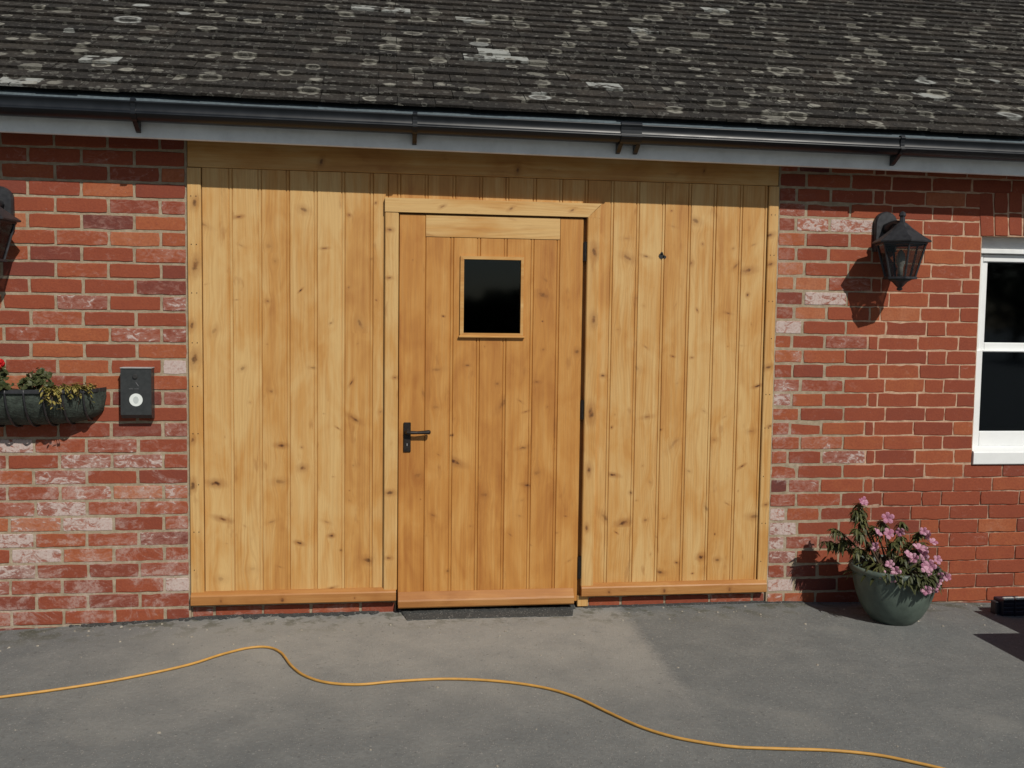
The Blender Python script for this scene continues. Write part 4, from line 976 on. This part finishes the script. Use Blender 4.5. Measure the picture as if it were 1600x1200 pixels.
for _ in range(150):      # low leafy mound that fills the pot and hangs over the front rim
    an = rg2.uniform(0, 2*math.pi); rr = .19*math.sqrt(rg2.random()); q = Vector((rr*math.cos(an), rr*math.sin(an), rg2.uniform(.0, .07)))
    leaf(lf, q, (math.cos(an), math.sin(an), rg2.uniform(-.3, .6)), rg2.uniform(.03, .055), rg2.uniform(.012, .02), .7, rg2.random()*.7)
for _ in range(110):
    an = rg2.gauss(.18, .42); q = Vector((.205*math.sin(an), -.205*math.cos(an)+rg2.uniform(-.012, .01), .03+rg2.uniform(-.025, .03))); leaf(lf, q, (rg2.gauss(0, .6), -.5, rg2.uniform(-.9, .3)), rg2.uniform(.025, .045), .012, .6, rg2.random()*.4)
st.build('stem', M['stem'], az, True); lf.build('foliage', M['leaf'], az)
blooms = [(2.207, .572, -.30, 3), (2.275, .45, -.32, 2), (2.345, .475, -.30, 1), (2.515, .425, -.33, 3), (2.45, .362, -.41, 4), (2.372, .33, -.42, 2), (2.41, .325, -.41, 2), (2.338, .272, -.45, 2),
          (2.455, .288, -.46, 3), (2.485, .235, -.49, 4), (2.395, .205, -.50, 3), (2.515, .21, -.46, 3), (2.43, .205, -.51, 3), (2.595, .30, -.30, 1), (2.455, .235, -.49, 2), (2.25, .255, -.43, 1), (2.54, .235, -.44, 2), (2.30, .30, -.40, 1), (2.325, .41, -.32, 2), (2.40, .42, -.30, 2), (2.265, .36, -.34, 1), (2.56, .36, -.28, 2), (2.30, .25, -.47, 2)]
for x, z, y, n in blooms:
    fb = MB(); c = P3(x, z, y)
    for _ in range(max(1, n-1) if n < 4 else n-1):
        v = Vector((rg2.gauss(-.15, .55), -.8+rg2.gauss(0, .25), rg2.gauss(.4, .4))).normalized()
        flower(fb, c+Vector((rg2.gauss(0, .014), rg2.gauss(0, .010), rg2.gauss(0, .011))), v, rg2.uniform(.022, .031), rg2)
    fb.build('flower', M['pink'], az)

# ------------------------------------------------------------------ orange cable
CP = [(-3.2,-1.25),(-2.6,-1.12),(-2.0,-1.0),(-1.396,-.871),(-1.191,-.818),(-.982,-.741),(-.767,-.625),(-.662,-.510),(-.568,-.442),(-.490,-.441),(-.430,-.509),(-.373,-.690),(-.314,-.798),(-.224,-.878),(-.103,-.909),(.042,-.878),(.239,-.870),(.433,-.915),(.595,-.995),(.698,-1.097),(.784,-1.25),(.865,-1.381),(.953,-1.466),(1.046,-1.519),(1.14,-1.562),(1.284,-1.585),(1.448,-1.611),(1.579,-1.657),(1.673,-1.725),(1.747,-1.78),(1.95,-1.98),(2.3,-2.3),(2.8,-2.5)]
def catmull(P, n=8):
    out = []
    for i in range(len(P)-1):
        p0, p1, p2, p3 = [Vector(P[min(max(i+k, 0), len(P)-1)]) for k in (-1, 0, 1, 2)]
        for j in range(n):
            t = j/n; out.append(.5*((2*p1)+(p2-p0)*t+(2*p0-5*p1+4*p2-p3)*t*t+(3*p1-p0-3*p2+p3)*t**3))
    out.append(Vector(P[-1])); return out
sm = CP
sm = [CP[0]] + [((CP[i-1][0]+2*CP[i][0]+CP[i+1][0])/4, (CP[i-1][1]+2*CP[i][1]+CP[i+1][1])/4) for i in range(1, len(CP)-1)] + [CP[-1]]
cb = MB(); pts = catmull([((a[0]+b[0])/2, (a[1]+b[1])/2) for a, b in zip(CP, sm)], 8)
cb.tube([(p.x, p.y, ground_z(p.x, p.y)+.0062) for p in pts], .0053, 8)
tag(cb.build('extension_cable', M['cable'], None, True), 'orange extension cable snaking across the grey tarmac', 'cable')

# ------------------------------------------------------------------ crate at the right, and unseen shapes added beyond it for their ground shadows
cr = thing('plastic_crate', 'low navy blue plastic crate with pale rim on the tarmac under the window', 'crate', (3.045, -.16, ground_z(3.045, -.16)))
c_b = MB(); c_b.box(-.055, .075, -.075, -.005, .0, .080, 0, .004)
for i in range(2):
    x0 = -.050+i*.064
    for zz in (.020, .040, .060): c_b.box(x0, x0+.054, -.080, -.074, zz-.006, zz+.006, 0, .0015)
    c_b.box(x0-.004, x0, -.082, -.070, .0, .082, 0, .001)
fix_normals(c_b.build('body', M['navy'], cr))
c_b = MB()
for i in range(2): c_b.box(-.050+i*.064, .004+i*.064, -.084, -.066, .0825, .094, 0, .003)
fix_normals(c_b.build('rim', M['palew'], cr))
c_b = MB(); c_b.box(-.075, -.0555, -.055, -.015, .0, .066, 0, .004); c_b.box(-.072, -.0585, -.059, -.0555, .01, .055); fix_normals(c_b.build('end_handle', M['charcoal'], cr))
def block(x0, y0, y1, h, label):  # unseen box, sized and placed only for the shadow it casts
    t = thing('shadow_caster', label, 'shadow caster', (x0, y0, ground_z(x0, y0)), 'unseen shadow casters')
    W_ = 1.1; D = y1-y0; s = MB(); s.box(.015, W_, .015, D-.015, 0, h-.05, 0, .006)
    for i in range(7): s.box(.06+i*.15, .11+i*.15, .008, .016, .03, h-.08, 0, .002)
    fix_normals(s.build('body', M['charcoal'], t))
    s = MB(); s.box(0, W_+.015, 0, D, h-.0495, h, 0, .008); fix_normals(s.build('lid', M['charcoal'], t))
    s = MB(); s.box(.45, .65, -.02, .0, h-.045, h-.02, 0, .003); fix_normals(s.build('handle', M['charcoal'], t))
block(3.108, -1.02, -.67, .50, 'unseen shadow-casting chest beyond the navy crate, nearer the wall of the two')
block(2.87, -1.75, -1.03, .50, 'unseen shadow-casting chest standing furthest out in the yard from the brick wall')

# ------------------------------------------------------------------ small litter on the tarmac
db = MB(); rl_ = random.Random(77)
for _ in range(150):
    near = rl_.random() < .6
    x = rl_.uniform(-2.2, 3.4); y = -abs(rl_.gauss(0, .18)) - .03 if near else rl_.uniform(-2.6, -.1)
    if x > 2.0 and rl_.random() < .5: x = rl_.uniform(2.5, 3.0); y = rl_.uniform(-.45, -.03)
    r = rl_.uniform(.002, .0065); z = ground_z(x, y)+.0015; n = 5; ph = rl_.uniform(0, 6)
    lo = [db.vert(x+r*1.3*math.cos(ph+2*math.pi*k/n)*rl_.uniform(.7, 1.2), y+r*math.sin(ph+2*math.pi*k/n)*rl_.uniform(.7, 1.2), z-.003) for k in range(n)]
    hi = [db.vert(x+r*.8*math.cos(ph+2*math.pi*k/n), y+r*.6*math.sin(ph+2*math.pi*k/n), z+r*.5) for k in range(n)]
    for k in range(n): db.face((lo[k], lo[(k+1) % n], hi[(k+1) % n], hi[k]))
    db.face(hi)
lit = kind(db.build('loose_chippings', M['chip']), 'stuff'); tag(lit, 'pale loose chippings and leaf litter scattered on the tarmac', 'chippings')

# ------------------------------------------------------------------ trees across the yard, seen only as reflections in the panes
tm = MB(); rt2 = random.Random(4)
for i in range(26):
    x = -30+i*2.9+rt2.uniform(-1, 1); y = -34+rt2.uniform(-5, 4); h = min(6.5, max(2.3, 2.7+(x-5)*.22)) + rt2.uniform(-.3, .5)
    tm.tube([(x, y, -.2), (x+.1, y, h*.4), (x, y, h*.75)], [.18, .12, .05], 7, 1, leaf=.3)
    for _ in range(1500):
        v = Vector((rt2.gauss(0, 1), rt2.gauss(0, 1), rt2.gauss(0, 1))).normalized()*rt2.uniform(.5, 1)
        c = Vector((x+v.x*1.9, y+v.y*1.7, h*.56+v.z*h*.44)); a = Vector((rt2.gauss(0, 1), rt2.gauss(0, 1), rt2.gauss(0, 1))).normalized()*.15; b = a.orthogonal().normalized()*.10
        tm.quad(c-a, c-b, c+a, c+b, 0, leaf=rt2.random())
tag(kind(tm.build('tree_belt', [M['tree'], M['bark']]), 'stuff'), 'dark belt of trees across the yard, mirrored in the door pane', 'trees')
